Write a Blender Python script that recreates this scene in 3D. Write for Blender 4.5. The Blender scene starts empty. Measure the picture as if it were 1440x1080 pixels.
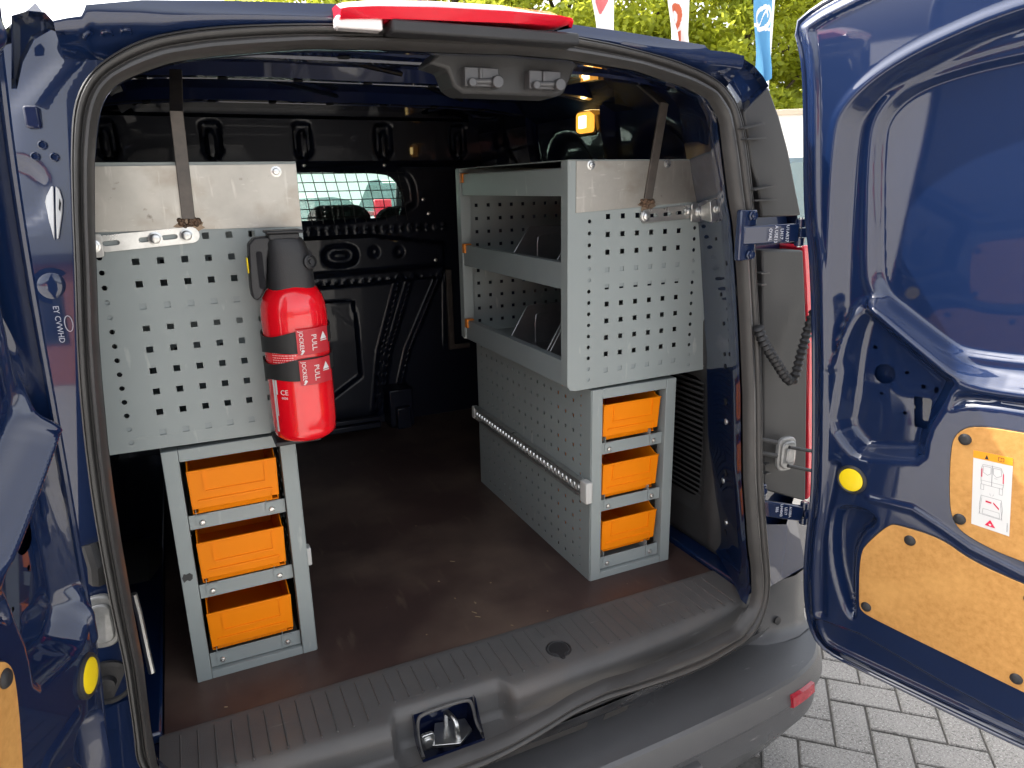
import bpy, bmesh, math, random
import numpy as np
from mathutils import Vector, Matrix
random.seed(7); rng=np.random.default_rng(7)
SC=bpy.context.scene; COL=SC.collection
PI=math.pi
# ---------------------------------------------------------------- camera, sky, sun, exposure
# origin: straight below the camera on the level of the load floor (z=0); +y runs into the van
cam=bpy.data.cameras.new('camera'); cam.sensor_width=36; cam.lens=998.718/1440*36; cam.clip_start=.02; cam.clip_end=2000
co=bpy.data.objects.new('camera',cam); COL.objects.link(co); SC.camera=co
co.matrix_world=Matrix([[0.905574, 0.131021, -0.403448, 0.0], [-0.423756, 0.236439, -0.874373, 0.0], [-0.01917, 0.962772, 0.269633, 0.947], [0.0, 0.0, 0.0, 1.0]])
w=bpy.data.worlds.new('World'); SC.world=w; w.use_nodes=True
wn=w.node_tree.nodes; wl=w.node_tree.links
SUN_EL=math.radians(50); SUN_AZ=math.radians(-42)          # azimuth from +y towards +x
sky=wn.new('ShaderNodeTexSky'); sky.sky_type='NISHITA'; sky.sun_disc=False
sky.sun_elevation=SUN_EL; sky.sun_rotation=SUN_AZ; sky.air_density=1.0; sky.dust_density=6.0; sky.ozone_density=1.0
hs=wn.new('ShaderNodeHueSaturation'); hs.inputs['Saturation'].default_value=.25
wl.new(sky.outputs[0],hs.inputs['Color']); wl.new(hs.outputs[0],wn['Background'].inputs[0])
wn['Background'].inputs[1].default_value=.15
sl=bpy.data.lights.new('sun','SUN'); sl.energy=2.4; sl.angle=math.radians(.5); sl.color=(1,.95,.87)
so=bpy.data.objects.new('sun',sl); COL.objects.link(so)
sd=Vector((math.sin(SUN_AZ)*math.cos(SUN_EL),math.cos(SUN_AZ)*math.cos(SUN_EL),math.sin(SUN_EL)))
so.rotation_euler=sd.to_track_quat('Z','Y').to_euler(); so.location=(-6,8,12)
vs=SC.view_settings; vs.view_transform='Standard'; vs.look='None'; vs.gamma=1; vs.use_curve_mapping=False
vs.exposure=2.2
SC.cycles.max_bounces=8; SC.cycles.use_denoising=True
try: SC.cycles.denoiser='OPENIMAGEDENOISE'
except Exception: pass

# ---------------------------------------------------------------- helpers
def tag(o,label=None,cat=None,group=None,kind=None):
    if label: o['label']=label
    if cat: o['category']=cat
    if group: o['group']=group
    if kind: o['kind']=kind
    return o
def empty(name,loc=(0,0,0),parent=None):
    o=bpy.data.objects.new(name,None); COL.objects.link(o); o.empty_display_size=.05
    if parent: o.parent=parent; 
    o.location=loc
    return o
def world(o):
    return (world(o.parent)@o.matrix_parent_inverse@o.matrix_basis) if o.parent else o.matrix_basis.copy()
def link(name,me,parent=None):
    o=bpy.data.objects.new(name,me); COL.objects.link(o)
    if parent is not None:
        o.parent=parent
        o.matrix_parent_inverse=world(parent).inverted()          # coordinates of every mesh are written in world space
    return o
def dup(o,off,parent=None):
    "copy of a thing with copies of its parts and sub-parts, moved by off"
    c=o.copy(); COL.objects.link(c)
    if parent is None: c.location=Vector(o.location)+Vector(off)
    else: c.parent=parent; c.matrix_parent_inverse=o.matrix_parent_inverse.copy()
    for ch in list(o.children): dup(ch,off,c)
    return c
class MB:
    def __init__(s): s.v=[];s.f=[];s.m=[]
    def add(s,v,f,m=0):
        n=len(s.v); s.v+= [tuple(map(float,p)) for p in v]; s.f+=[tuple(i+n for i in q) for q in f]; s.m+=[m]*len(f); return s
    def box(s,x0,x1,y0,y1,z0,z1,m=0,M=None):
        v=[(x,y,z) for z in (z0,z1) for y in (y0,y1) for x in (x0,x1)]
        if M is not None: v=[M@Vector(p) for p in v]
        return s.add(v,[(0,2,3,1),(4,5,7,6),(0,1,5,4),(2,6,7,3),(0,4,6,2),(1,3,7,5)],m)
    def bar(s,a,b,w,h,up=(0,0,1),m=0):
        a=Vector(a);b=Vector(b);d=(b-a).normalized();u=Vector(up);x=d.cross(u).normalized();u=x.cross(d)
        v=[];
        for p in (a,b):
            for sx,su in ((-1,-1),(1,-1),(1,1),(-1,1)): v.append(p+x*(sx*w/2)+u*(su*h/2))
        return s.add(v,[(3,2,1,0),(4,5,6,7)]+[(i,(i+1)%4,4+(i+1)%4,4+i) for i in range(4)],m)
    def ring(s,loops,close=False,cap=True,m=0):
        "loft a list of equally long vertex loops"
        n=len(loops[0]);v=[p for l in loops for p in l];f=[]
        for k in range(len(loops)-1 if not close else len(loops)):
            a=k*n;b=((k+1)%len(loops))*n
            for i in range(n): j=(i+1)%n; f.append((a+i,a+j,b+j,b+i))
        if cap and not close: f.append(tuple(range(n-1,-1,-1))); f.append(tuple((len(loops)-1)*n+i for i in range(n)))
        return s.add(v,f,m)
    def cyl(s,a,b,r0,r1=None,n=16,m=0):
        r1=r0 if r1 is None else r1
        return s.tube([a,b],[r0,r1],n,m)
    def tube(s,path,r,n=8,m=0,close=False):
        P=[Vector(p) for p in path]; k=len(P); r=[r]*k if not hasattr(r,'__len__') else r
        loops=[]; ref=None
        for i in range(k):
            if close: d=(P[(i+1)%k]-P[i-1])
            else: d=P[min(i+1,k-1)]-P[max(i-1,0)]
            d=d.normalized() if d.length>1e-9 else Vector((0,0,1))
            if ref is None: ref=Vector((0,0,1)) if abs(d.z)<.9 else Vector((1,0,0))
            x=d.cross(ref); 
            if x.length<1e-4: x=d.cross(Vector((0,1,0)))
            x.normalize(); y=x.cross(d); ref=y
            loops.append([P[i]+(x*math.cos(2*PI*j/n)+y*math.sin(2*PI*j/n))*r[i] for j in range(n)])
        return s.ring(loops,close=close,m=m)
    def lathe(s,prof,o=(0,0,0),axis=(0,0,1),n=24,m=0):
        "prof: (radius, distance along axis)"
        q=Vector((0,0,1)).rotation_difference(Vector(axis)); o=Vector(o)
        loops=[[o+q@Vector((r*math.cos(2*PI*j/n),r*math.sin(2*PI*j/n),h)) for j in range(n)] for r,h in prof]
        return s.ring(loops,m=m)
    def prism(s,poly,fr,t,m=0):
        "poly 2-D, fr=(origin,ux,uy): extruded by t along ux x uy"
        o,ux,uy=map(Vector,fr); nn=ux.cross(uy).normalized()
        l0=[o+ux*p[0]+uy*p[1] for p in poly]; l1=[p+nn*t for p in l0]
        return s.ring([l0,l1],m=m)
    def mesh(s,name,mats,smooth=35):
        me=bpy.data.meshes.new(name); me.from_pydata(s.v,[],s.f)
        for q in (mats if isinstance(mats,(list,tuple)) else [mats]): me.materials.append(q)
        if max(s.m or [0])>0: me.polygons.foreach_set('material_index',s.m)
        bm=bmesh.new(); bm.from_mesh(me); bmesh.ops.recalc_face_normals(bm,faces=bm.faces); bm.to_mesh(me); bm.free()
        shade(me,smooth); return me
    def obj(s,name,mats,parent=None,smooth=35,bevel=0,seg=2):
        o=link(name,s.mesh(name,mats,smooth),parent)
        if bevel: bev(o,bevel,seg)
        return o
def bev(o,wd,seg=2):
    b=o.modifiers.new('edge','BEVEL'); b.width=wd; b.segments=seg; b.limit_method='ANGLE'; b.angle_limit=math.radians(40); b.harden_normals=False
    return o
def shade(me,ang=35):
    me.polygons.foreach_set('use_smooth',[True]*len(me.polygons))
    try: me.set_sharp_from_angle(angle=math.radians(ang))
    except Exception: pass
def plate_mesh(name,outer,holes,t,fr,mats,smooth=35):
    "flat sheet with holes; poly 2-D, thickness t centred on the frame plane"
    cu=bpy.data.curves.new(name,'CURVE'); cu.dimensions='2D'; cu.fill_mode='BOTH'; cu.extrude=t/2
    for pl in [outer]+list(holes):
        sp=cu.splines.new('POLY'); sp.points.add(len(pl)-1)
        for i,p in enumerate(pl): sp.points[i].co=(p[0],p[1],0,1)
        sp.use_cyclic_u=True
    tmp=bpy.data.objects.new('tmp',cu); COL.objects.link(tmp)
    dg=bpy.context.evaluated_depsgraph_get()
    me=bpy.data.meshes.new_from_object(tmp.evaluated_get(dg)); me.name=name
    bpy.data.objects.remove(tmp); bpy.data.curves.remove(cu)
    o,ux,uy=map(Vector,fr); ux=ux.normalized(); uz=ux.cross(Vector(uy)).normalized(); uy=uz.cross(ux)
    me.transform(Matrix((( ux.x,uy.x,uz.x,o.x),(ux.y,uy.y,uz.y,o.y),(ux.z,uy.z,uz.z,o.z),(0,0,0,1))))
    me.materials.clear()
    for q in (mats if isinstance(mats,(list,tuple)) else [mats]): me.materials.append(q)
    shade(me,smooth); return me
def plate(name,outer,holes,t,fr,mats,parent=None,smooth=35): return link(name,plate_mesh(name,outer,holes,t,fr,mats,smooth),parent)
def text_mesh(name,txt,size,fr,mat,t=.0004,align='CENTER'):
    cu=bpy.data.curves.new(name,'FONT'); cu.body=txt; cu.size=size; cu.align_x=align; cu.align_y='CENTER'; cu.extrude=t/2; cu.resolution_u=2
    tmp=bpy.data.objects.new('tmp',cu); COL.objects.link(tmp)
    dg=bpy.context.evaluated_depsgraph_get(); me=bpy.data.meshes.new_from_object(tmp.evaluated_get(dg)); me.name=name
    bpy.data.objects.remove(tmp)
    o,ux,uy=map(Vector,fr); ux=ux.normalized(); uz=ux.cross(Vector(uy)).normalized(); uy=uz.cross(ux)
    me.transform(Matrix((( ux.x,uy.x,uz.x,o.x),(ux.y,uy.y,uz.y,o.y),(ux.z,uy.z,uz.z,o.z),(0,0,0,1))))
    me.materials.clear(); me.materials.append(mat); return me
def sq(cx,cy,w,h=None): h=w if h is None else h; return [(cx-w/2,cy-h/2),(cx+w/2,cy-h/2),(cx+w/2,cy+h/2),(cx-w/2,cy+h/2)]
def circ(cx,cy,r,n=12,ry=None): return [(cx+r*math.cos(2*PI*i/n),cy+(ry or r)*math.sin(2*PI*i/n)) for i in range(n)]
def slot(cx,cy,w,h,n=6):
    r=h/2; a=w/2-r
    return [(cx+a+r*math.sin(PI*i/n),cy-r*math.cos(PI*i/n)) for i in range(n+1)]+[(cx-a-r*math.sin(PI*i/n),cy+r*math.cos(PI*i/n)) for i in range(n+1)]
def rrect(x0,x1,y0,y1,r,n=5):
    o=[]
    for cx,cy,a in ((x1-r,y1-r,0),(x0+r,y1-r,90),(x0+r,y0+r,180),(x1-r,y0+r,270)):
        for i in range(n+1): t=math.radians(a+90*i/n); o.append((cx+r*math.cos(t),cy+r*math.sin(t)))
    return o
def chaikin(p,k=2,closed=True):
    p=[np.array(q,float) for q in p]
    for _ in range(k):
        o=[];n=len(p)
        if not closed: o.append(p[0])
        for i in range(n if closed else n-1):
            a,b=p[i],p[(i+1)%n]; o+= [.75*a+.25*b,.25*a+.75*b]
        if not closed: o.append(p[-1])
        p=o
    return p
def resample(P,n,closed=True):
    P=np.array(P,float); Q=np.vstack([P,P[:1]]) if closed else P
    d=np.r_[0,np.cumsum(np.linalg.norm(np.diff(Q,axis=0),axis=1))]
    t=np.linspace(0,d[-1],n,endpoint=not closed)
    return np.stack([np.interp(t,d,Q[:,k]) for k in range(Q.shape[1])],1)
def sdf(P,poly):
    "signed distance (negative inside) of points P (n,2) to a polygon"
    A=np.array(poly,float);B=np.roll(A,-1,0);out=np.full(len(P),1e9);ins=np.zeros(len(P),bool)
    for a,b in zip(A,B):
        e=b-a;w_=P-a;t=np.clip((w_@e)/max(e@e,1e-12),0,1);d=w_-t[:,None]*e
        out=np.minimum(out,(d*d).sum(1))
        c=((a[1]>P[:,1])!=(b[1]>P[:,1]))
        if abs(b[1]-a[1])>1e-12: ins^=c&(P[:,0]<(b[0]-a[0])*(P[:,1]-a[1])/(b[1]-a[1])+a[0])
    return np.where(ins,-1,1)*np.sqrt(out)
def sm(x,a,b):
    t=np.clip((x-a)/(b-a),0,1); return t*t*(3-2*t)
def hf(name,outer,holes,res,hfun,mfun,mats,parent=None,smooth=60,mfac=None):
    "pressed sheet: a grid over a 2-D outline with holes, relief hfun(P), placed in space by mfun(P,h)"
    O=np.array(outer,float); lo=O.min(0)-res; hi=O.max(0)+res
    nx=int((hi[0]-lo[0])/res)+2; ny=int((hi[1]-lo[1])/res)+2
    X,Yg=np.meshgrid(lo[0]+res*np.arange(nx),lo[1]+res*np.arange(ny)); P=np.stack([X.ravel(),Yg.ravel()],1)
    def D(P):
        d=sdf(P,outer)
        for h in holes: d=np.maximum(d,-sdf(P,h))
        return d
    d=D(P); idx=np.arange(nx*ny).reshape(ny,nx)
    q=np.stack([idx[:-1,:-1],idx[:-1,1:],idx[1:,1:],idx[1:,:-1]],-1).reshape(-1,4)
    q=q[(d[q]<0).sum(1)>=2]
    used=np.unique(q); out=used[d[used]>0]
    for _ in range(3):
        Po=P[out];do=D(Po);e=1e-4
        g=np.stack([D(Po+[e,0])-D(Po-[e,0]),D(Po+[0,e])-D(Po-[0,e])],1)/(2*e)
        g/=np.maximum(np.linalg.norm(g,axis=1),1e-6)[:,None]
        P[out]=Po-g*np.clip(do,-res,res)[:,None]
    mp=np.full(nx*ny,-1);mp[used]=np.arange(len(used)); P=P[used]; q=mp[q]
    h=hfun(P); V=mfun(P,h)
    me=bpy.data.meshes.new(name); me.from_pydata(V.tolist(),[],q.tolist())
    for m_ in (mats if isinstance(mats,(list,tuple)) else [mats]): me.materials.append(m_)
    shade(me,smooth); me.update()
    return link(name,me,parent)
def emboss(P,poly,w_,depth):
    "relief: depth inside the polygon, sloped over w_ inward of the outline"
    return depth*sm(-sdf(P,poly),0,w_)
def groove(P,line,w_,depth,closed=False):
    L=np.array(line,float); out=np.full(len(P),1e9)
    n=len(L); 
    for i in range(n if closed else n-1):
        a=L[i];b=L[(i+1)%n];e=b-a;t=np.clip(((P-a)@e)/max(e@e,1e-12),0,1);dd=np.linalg.norm(P-a-t[:,None]*e,axis=1);out=np.minimum(out,dd)
    return depth*(1-sm(out,0,w_))

# ---------------------------------------------------------------- materials
def mat(name,col,rough=.5,metal=0,coat=0,spec=.5,nscale=0,namt=0,col2=None,bump=0,bscale=200,rvar=0,trans=0,emis=0,ior=1.45,sub=0,detail=6,coatr=.03):
    m=bpy.data.materials.new(name); m.use_nodes=True; N=m.node_tree.nodes; L=m.node_tree.links; b=N['Principled BSDF']
    c=tuple(col)+(1,); b.inputs['Base Color'].default_value=c; b.inputs['Roughness'].default_value=rough; b.inputs['Metallic'].default_value=metal
    b.inputs['Coat Weight'].default_value=coat; b.inputs['Coat Roughness'].default_value=coatr; b.inputs['Coat IOR'].default_value=1.65; b.inputs['Specular IOR Level'].default_value=spec
    b.inputs['Transmission Weight'].default_value=trans; b.inputs['IOR'].default_value=ior
    if emis: b.inputs['Emission Color'].default_value=c; b.inputs['Emission Strength'].default_value=emis
    if sub: b.inputs['Subsurface Weight'].default_value=sub; b.inputs['Subsurface Radius'].default_value=(.05,.02,.01)
    m['bsdf']=b.name
    if nscale or bump or rvar:
        tc=N.new('ShaderNodeTexCoord')
    if nscale:
        n=N.new('ShaderNodeTexNoise'); n.inputs['Scale'].default_value=nscale; n.inputs['Detail'].default_value=detail; n.inputs['Roughness'].default_value=.6
        L.new(tc.outputs['Object'],n.inputs['Vector'])
        r=N.new('ShaderNodeMapRange'); r.inputs['From Min'].default_value=.3; r.inputs['From Max'].default_value=.7
        L.new(n.outputs['Fac'],r.inputs['Value'])
        mx=N.new('ShaderNodeMix'); mx.data_type='RGBA'
        c2=col2 if col2 else tuple(v*(1-namt) for v in col)
        mx.inputs['A'].default_value=c; mx.inputs['B'].default_value=tuple(c2)+(1,)
        L.new(r.outputs[0],mx.inputs['Factor']); L.new(mx.outputs['Result'],b.inputs['Base Color'])
        if rvar:
            r2=N.new('ShaderNodeMapRange'); r2.inputs['To Min'].default_value=max(rough-rvar,.02); r2.inputs['To Max'].default_value=rough+rvar
            L.new(n.outputs['Fac'],r2.inputs['Value']); L.new(r2.outputs[0],b.inputs['Roughness'])
    if bump:
        n2=N.new('ShaderNodeTexNoise'); n2.inputs['Scale'].default_value=bscale; n2.inputs['Detail'].default_value=3
        L.new(tc.outputs['Object'],n2.inputs['Vector'])
        bp=N.new('ShaderNodeBump'); bp.inputs['Strength'].default_value=bump; bp.inputs['Distance'].default_value=.002
        L.new(n2.outputs['Fac'],bp.inputs['Height']); L.new(bp.outputs[0],b.inputs['Normal'])
    return m
def chain(m,scale,col2,lo,hi,stretch=None,tex='NOISE',detail=4):
    "lay another colour over what feeds the base colour, in patches where a noise exceeds lo..hi"
    N=m.node_tree.nodes; L=m.node_tree.links; b=N['Principled BSDF']
    tc=N.new('ShaderNodeTexCoord'); mpg=N.new('ShaderNodeMapping'); mpg.inputs['Scale'].default_value=stretch or (1,1,1)
    L.new(tc.outputs['Object'],mpg.inputs['Vector'])
    n=N.new('ShaderNodeTexNoise' if tex=='NOISE' else 'ShaderNodeTexVoronoi'); n.inputs['Scale'].default_value=scale
    if tex=='NOISE': n.inputs['Detail'].default_value=detail
    L.new(mpg.outputs[0],n.inputs['Vector'])
    r=N.new('ShaderNodeMapRange'); r.inputs['From Min'].default_value=lo; r.inputs['From Max'].default_value=hi
    L.new(n.outputs['Fac' if tex=='NOISE' else 'Distance'],r.inputs['Value'])
    mx=N.new('ShaderNodeMix'); mx.data_type='RGBA'; mx.inputs['B'].default_value=tuple(col2)+(1,)
    inp=b.inputs['Base Color']
    if inp.is_linked: L.new(inp.links[0].from_socket,mx.inputs['A'])
    else: mx.inputs['A'].default_value=inp.default_value
    L.new(r.outputs[0],mx.inputs['Factor']); L.new(mx.outputs['Result'],inp)
    return m
BLUE=mat('blue_paint',(.003,.0125,.050),.5,coat=1,spec=.12,nscale=.8,namt=.12,bump=.02,bscale=9)
BLUEIN=mat('inner_blue_paint',(.005,.012,.055),.5,coat=.8,spec=.2,nscale=3,namt=.3,bump=.03,bscale=14)
BLACKIN=mat('bulkhead_black_blue',(.004,.007,.019),.42,coat=.25,spec=.35,nscale=4,namt=.3,bump=.03,bscale=20)
GREY=mat('grey_cabinet_paint',(.285,.32,.317),.38,nscale=2.2,namt=.1,bump=.03,bscale=420,rvar=.06)
chain(GREY,38,(.38,.40,.39),.66,.74,(1,1,.25))
GREYD=mat('grey_shelf_paint',(.26,.295,.30),.4,nscale=2,namt=.1,bump=.03,bscale=300)
STEEL=mat('bare_steel_sheet',(.50,.475,.43),.42,metal=.75,nscale=9,namt=.22,rvar=.12,bump=.05,bscale=60)
chain(STEEL,13,(.34,.30,.25),.50,.74,(1,1,1.3),detail=9); chain(STEEL,45,(.22,.20,.17),.68,.76,(1,1,1),detail=3); chain(STEEL,70,(.60,.58,.53),.60,.78,(1.2,1,.18),detail=7); chain(STEEL,110,(.64,.62,.57),.64,.80,(.25,1,1.1),detail=7)
ZINC=mat('zinc_plated_steel',(.72,.72,.70),.3,metal=.9,nscale=40,namt=.25,rvar=.1)
FLAT=mat('mill_scale_flat_bar',(.085,.078,.073),.48,metal=.5,nscale=30,namt=.4,col2=(.14,.12,.105))
WELD=mat('rusty_weld',(.20,.12,.075),.6,metal=.5,nscale=160,col2=(.06,.045,.035),bump=.5,bscale=300)
ORANGE=mat('orange_plastic',(.90,.245,.002),.46,spec=.25,nscale=5,namt=.06,bump=.04,bscale=350)
TABOR=mat('orange_end_cap',(.65,.20,.02),.45)
RED=mat('red_cylinder_paint',(.72,.004,.012),.22,coat=.6)
TAGRED=mat('dark_red_tag',(.42,.02,.03),.4)
WHITE=mat('white_print',(.62,.62,.61),.5)
BLACKP=mat('black_plastic',(.022,.022,.024),.5,nscale=12,namt=.2,bump=.15,bscale=500)
TRIM=mat('charcoal_trim_plastic',(.042,.042,.043),.5,nscale=3,namt=.25,bump=.25,bscale=600,rvar=.08)
SILL=mat('sill_trim_plastic',(.105,.102,.10),.48,nscale=4,col2=(.075,.073,.072),bump=.3,bscale=700,rvar=.1)
chain(SILL,7,(.115,.10,.088),.55,.75,(1,1,1)); chain(SILL,90,(.15,.145,.14),.7,.76,(.12,1,1))
BUMP=mat('grey_bumper_plastic',(.080,.081,.085),.29,nscale=3,namt=.2,bump=.2,bscale=650,rvar=.08)
chain(BUMP,60,(.22,.215,.21),.68,.76,(.15,1,1))
RUBBER=mat('seal_rubber',(.045,.043,.042),.40,nscale=14,namt=.25,bump=.1,bscale=90,rvar=.12)
FLOOR=mat('film_faced_plywood',(.070,.042,.036),.42,nscale=3.2,col2=(.040,.025,.023),bump=.12,bscale=900,rvar=.08)
chain(FLOOR,2.6,(.15,.105,.08),.46,.74,detail=8); chain(FLOOR,14,(.12,.085,.062),.62,.8,(2.2,.5,1)); chain(FLOOR,120,(.16,.12,.09),.72,.78)
BOARD=mat('fibreboard',(.56,.285,.082),.62,nscale=90,col2=(.43,.205,.05),bump=.15,bscale=300)
chain(BOARD,9,(.62,.325,.095),.5,.85)
REFL=mat('reflector_red',(.40,.015,.03),.2,coat=.5,nscale=240,col2=(.25,.008,.02),bump=.6,bscale=160)
YELLOW=mat('yellow_reflector',(.82,.60,.01),.35)
LENS=mat('red_lamp_lens',(.75,.012,.035),.12,coat=1,sub=.4)
LENSW=mat('clear_lamp_lens',(.8,.75,.75),.15,coat=1)
HOLE=mat('dark_void',(.004,.004,.006),.9)
ALU=mat('bare_aluminium',(.75,.75,.73),.35,metal=1,nscale=40,namt=.2)
GLASSY=mat('grey_rubber_buffer',(.16,.16,.155),.25,coat=.5,nscale=30,col2=(.30,.30,.29))
FABRIC=mat('dark_seat_fabric',(.03,.03,.033),.9,bump=.4,bscale=400)
TYRE=mat('tyre_rubber',(.02,.02,.02),.8)
LITE=mat('lamp_glow',(1,.42,.05),.3,emis=.33); BULB=mat('bulb_glow',(1,.72,.28),.3,emis=5)
def glass(name,col,fac=.12):
    m=bpy.data.materials.new(name); m.use_nodes=True; N=m.node_tree.nodes; L=m.node_tree.links; N.remove(N['Principled BSDF'])
    t=N.new('ShaderNodeBsdfTransparent'); t.inputs[0].default_value=tuple(col)+(1,)
    g=N.new('ShaderNodeBsdfGlossy'); g.inputs['Roughness'].default_value=.02
    mx=N.new('ShaderNodeMixShader'); mx.inputs[0].default_value=.07
    L.new(t.outputs[0],mx.inputs[1]); L.new(g.outputs[0],mx.inputs[2]); L.new(mx.outputs[0],N['Material Output'].inputs[0])
    return m
TEAL=glass('green_tinted_glass',(.87,.985,.955)); SMOKE=glass('car_glass',(.45,.52,.52))
# ================================================================ THE VAN
CX=.48
van=empty('van',(CX,1.05,-.59))
tag(van,'dark blue delivery van seen from behind with both rear doors wide open','van')
def yS(x,z): return 1.0+.085*z+.12*(x-.48)**2
# ---- door seal ring: outer and inner contour
SO=np.array([[-0.1592, 1.0573, 0.0972], [-0.1545, 1.0618, 0.1587], [-0.1516, 1.0714, 0.2772], [-0.1552, 1.0788, 0.3572], [-0.1557, 1.0885, 0.4704], [-0.155, 1.0938, 0.5345], [-0.1514, 1.1001, 0.615], [-0.1454, 1.1064, 0.6995], [-0.138, 1.1108, 0.7642], [-0.1272, 1.1164, 0.8485], [-0.1177, 1.1218, 0.9286], [-0.1101, 1.1258, 0.9882], [-0.1004, 1.1289, 1.0411], [-0.0957, 1.1297, 1.0585], [-0.0874, 1.1302, 1.0775], [-0.0737, 1.13, 1.0965], [-0.0565, 1.129, 1.1112], [-0.0338, 1.1274, 1.1263], [-0.004, 1.1251, 1.1412], [0.0312, 1.122, 1.1507], [0.0845, 1.1174, 1.16], [0.1485, 1.1123, 1.1663], [0.2151, 1.1079, 1.1709], [0.316, 1.1031, 1.1754], [0.4252, 1.1006, 1.1792], [0.52, 1.1006, 1.1814], [0.6229, 1.1028, 1.18], [0.711, 1.1061, 1.1729], [0.8407, 1.1139, 1.1563], [0.9269, 1.1206, 1.1364], [0.9776, 1.1242, 1.1118], [1.0109, 1.1253, 1.0756], [1.0285, 1.1227, 1.0184], [1.0387, 1.1195, 0.9653], [1.0478, 1.1164, 0.9138], [1.0602, 1.1041, 0.75], [1.0747, 1.0955, 0.624], [1.0815, 1.0867, 0.5095], [1.0888, 1.072, 0.3235], [1.1048, 1.0631, 0.1907], [1.1179, 1.0575, 0.1016], [1.1204, 1.0534, 0.0487], [1.1041, 1.0466, -0.0016], [1.0682, 1.0379, -0.0426], [0.9982, 1.0278, -0.0522], [0.9251, 1.0187, -0.0598], [0.8332, 1.0104, -0.0543], [0.7359, 1.0042, -0.0431], [0.6433, 1.0004, -0.0335], [0.5669, 0.9977, -0.0375], [0.504, 0.9954, -0.0551], [0.4439, 0.9945, -0.0671], [0.3862, 0.9945, -0.0766]])
SI=np.array([[-0.1321, 1.0638, 0.08], [-0.1322, 1.0692, 0.144], [-0.1272, 1.0787, 0.2641], [-0.1283, 1.0857, 0.3451], [-0.1285, 1.095, 0.4536], [-0.1272, 1.1009, 0.5257], [-0.1245, 1.1068, 0.5996], [-0.1182, 1.1139, 0.6941], [-0.1126, 1.1188, 0.7602], [-0.1033, 1.1239, 0.8365], [-0.0952, 1.1288, 0.9072], [-0.0842, 1.1337, 0.9826], [-0.0736, 1.1364, 1.0304], [-0.0659, 1.1374, 1.0545], [-0.0563, 1.1377, 1.0724], [-0.0402, 1.1369, 1.0871], [-0.01, 1.1344, 1.1011], [0.0263, 1.1314, 1.1144], [0.0806, 1.1267, 1.1243], [0.1458, 1.1216, 1.1323], [0.2138, 1.1174, 1.1394], [0.3056, 1.1127, 1.1423], [0.404, 1.1099, 1.1431], [0.5235, 1.1097, 1.1463], [0.6282, 1.1119, 1.1445], [0.7603, 1.1179, 1.1348], [0.8736, 1.1252, 1.1132], [0.933, 1.1297, 1.0949], [0.964, 1.1301, 1.0593], [0.9745, 1.1262, 0.9988], [0.9906, 1.1211, 0.9152], [1.0039, 1.1183, 0.8632], [1.0163, 1.1111, 0.7593], [1.0258, 1.1036, 0.6576], [1.0361, 1.0928, 0.5136], [1.0405, 1.0778, 0.3309], [1.0588, 1.0664, 0.1671], [1.0691, 1.0631, 0.1115], [1.0724, 1.0584, 0.0503], [1.0586, 1.0538, 0.0187], [1.0099, 1.0448, -0.0103], [0.901, 1.0322, -0.0127], [0.8015, 1.0236, -0.0091], [0.7097, 1.0179, -0.0046], [0.6523, 1.0157, 0.0019], [0.5753, 1.0126, -0.0053], [0.537, 1.0111, -0.0152], [0.4413, 1.0093, -0.0334], [0.3939, 1.0098, -0.0366]])
def close_ring(P,dz):
    m=lambda p:[2*CX-p[0],p[1],p[2]]
    R=[p for p in P if p[0]>.95 and p[2]<.06]; R=R[::-1]        # right lower corner, mirrored to the left
    extra=[]
    lo=P[-1]
    extra=[[.22,lo[1],lo[2]],[.10,lo[1]+.01,lo[2]+.01]]
    L=[m(p) for p in R][::-1]
    return np.vstack([P,extra,L])
SO=close_ring(SO,0); SI=close_ring(SI,0)
def param(P):
    a=np.unwrap(np.arctan2(P[:,2]-.55,P[:,0]-CX)); return a
def by_angle(P,N):
    "resample a contour by the angle about the middle of the opening"
    a=np.arctan2(P[:,2]-.5,P[:,0]-CX); o=np.argsort(a); a=a[o];Q=P[o]
    a=np.r_[a-2*PI,a,a+2*PI]; Q=np.vstack([Q,Q,Q]); t=np.linspace(-PI,PI,N,endpoint=False)
    R=np.stack([np.interp(t,a,Q[:,k]) for k in range(3)],1)
    for _ in range(2): R=.25*np.roll(R,1,0)+.5*R+.25*np.roll(R,-1,0)
    return R
# even spacing along the ring, then matched by angle
_n=420; _so=resample(SO,_n); _so=sum(np.roll(_so,k,0) for k in (-2,-1,0,1,2))/5
_a=np.arctan2(_so[:,2]-.5,_so[:,0]-CX)
_si=by_angle(SI,900); _ia=np.linspace(-PI,PI,900,endpoint=False)
_si=np.stack([np.interp(_a,np.r_[_ia-2*PI,_ia,_ia+2*PI],np.tile(_si[:,k],3)) for k in range(3)],1)
prof=[(0,-.0),(.05,.008),(.14,.016),(.26,.020),(.38,.018),(.47,.011),(.52,.004),(.57,.004),(.62,.009),(.70,.0115),(.80,.011),(.86,.008),(.885,.005),(.91,.0075),(.96,.006),(1.0,.001),(1.02,-.02)]
mb=MB(); loops=[]
for t,h in prof:
    q=_si*(1-t)+_so*t; q=q+np.array([0,-1,.0])*h
    loops.append([tuple(p) for p in q])
mb.ring(loops,cap=False); mb.obj('door_seal',RUBBER,van,smooth=50)
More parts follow.
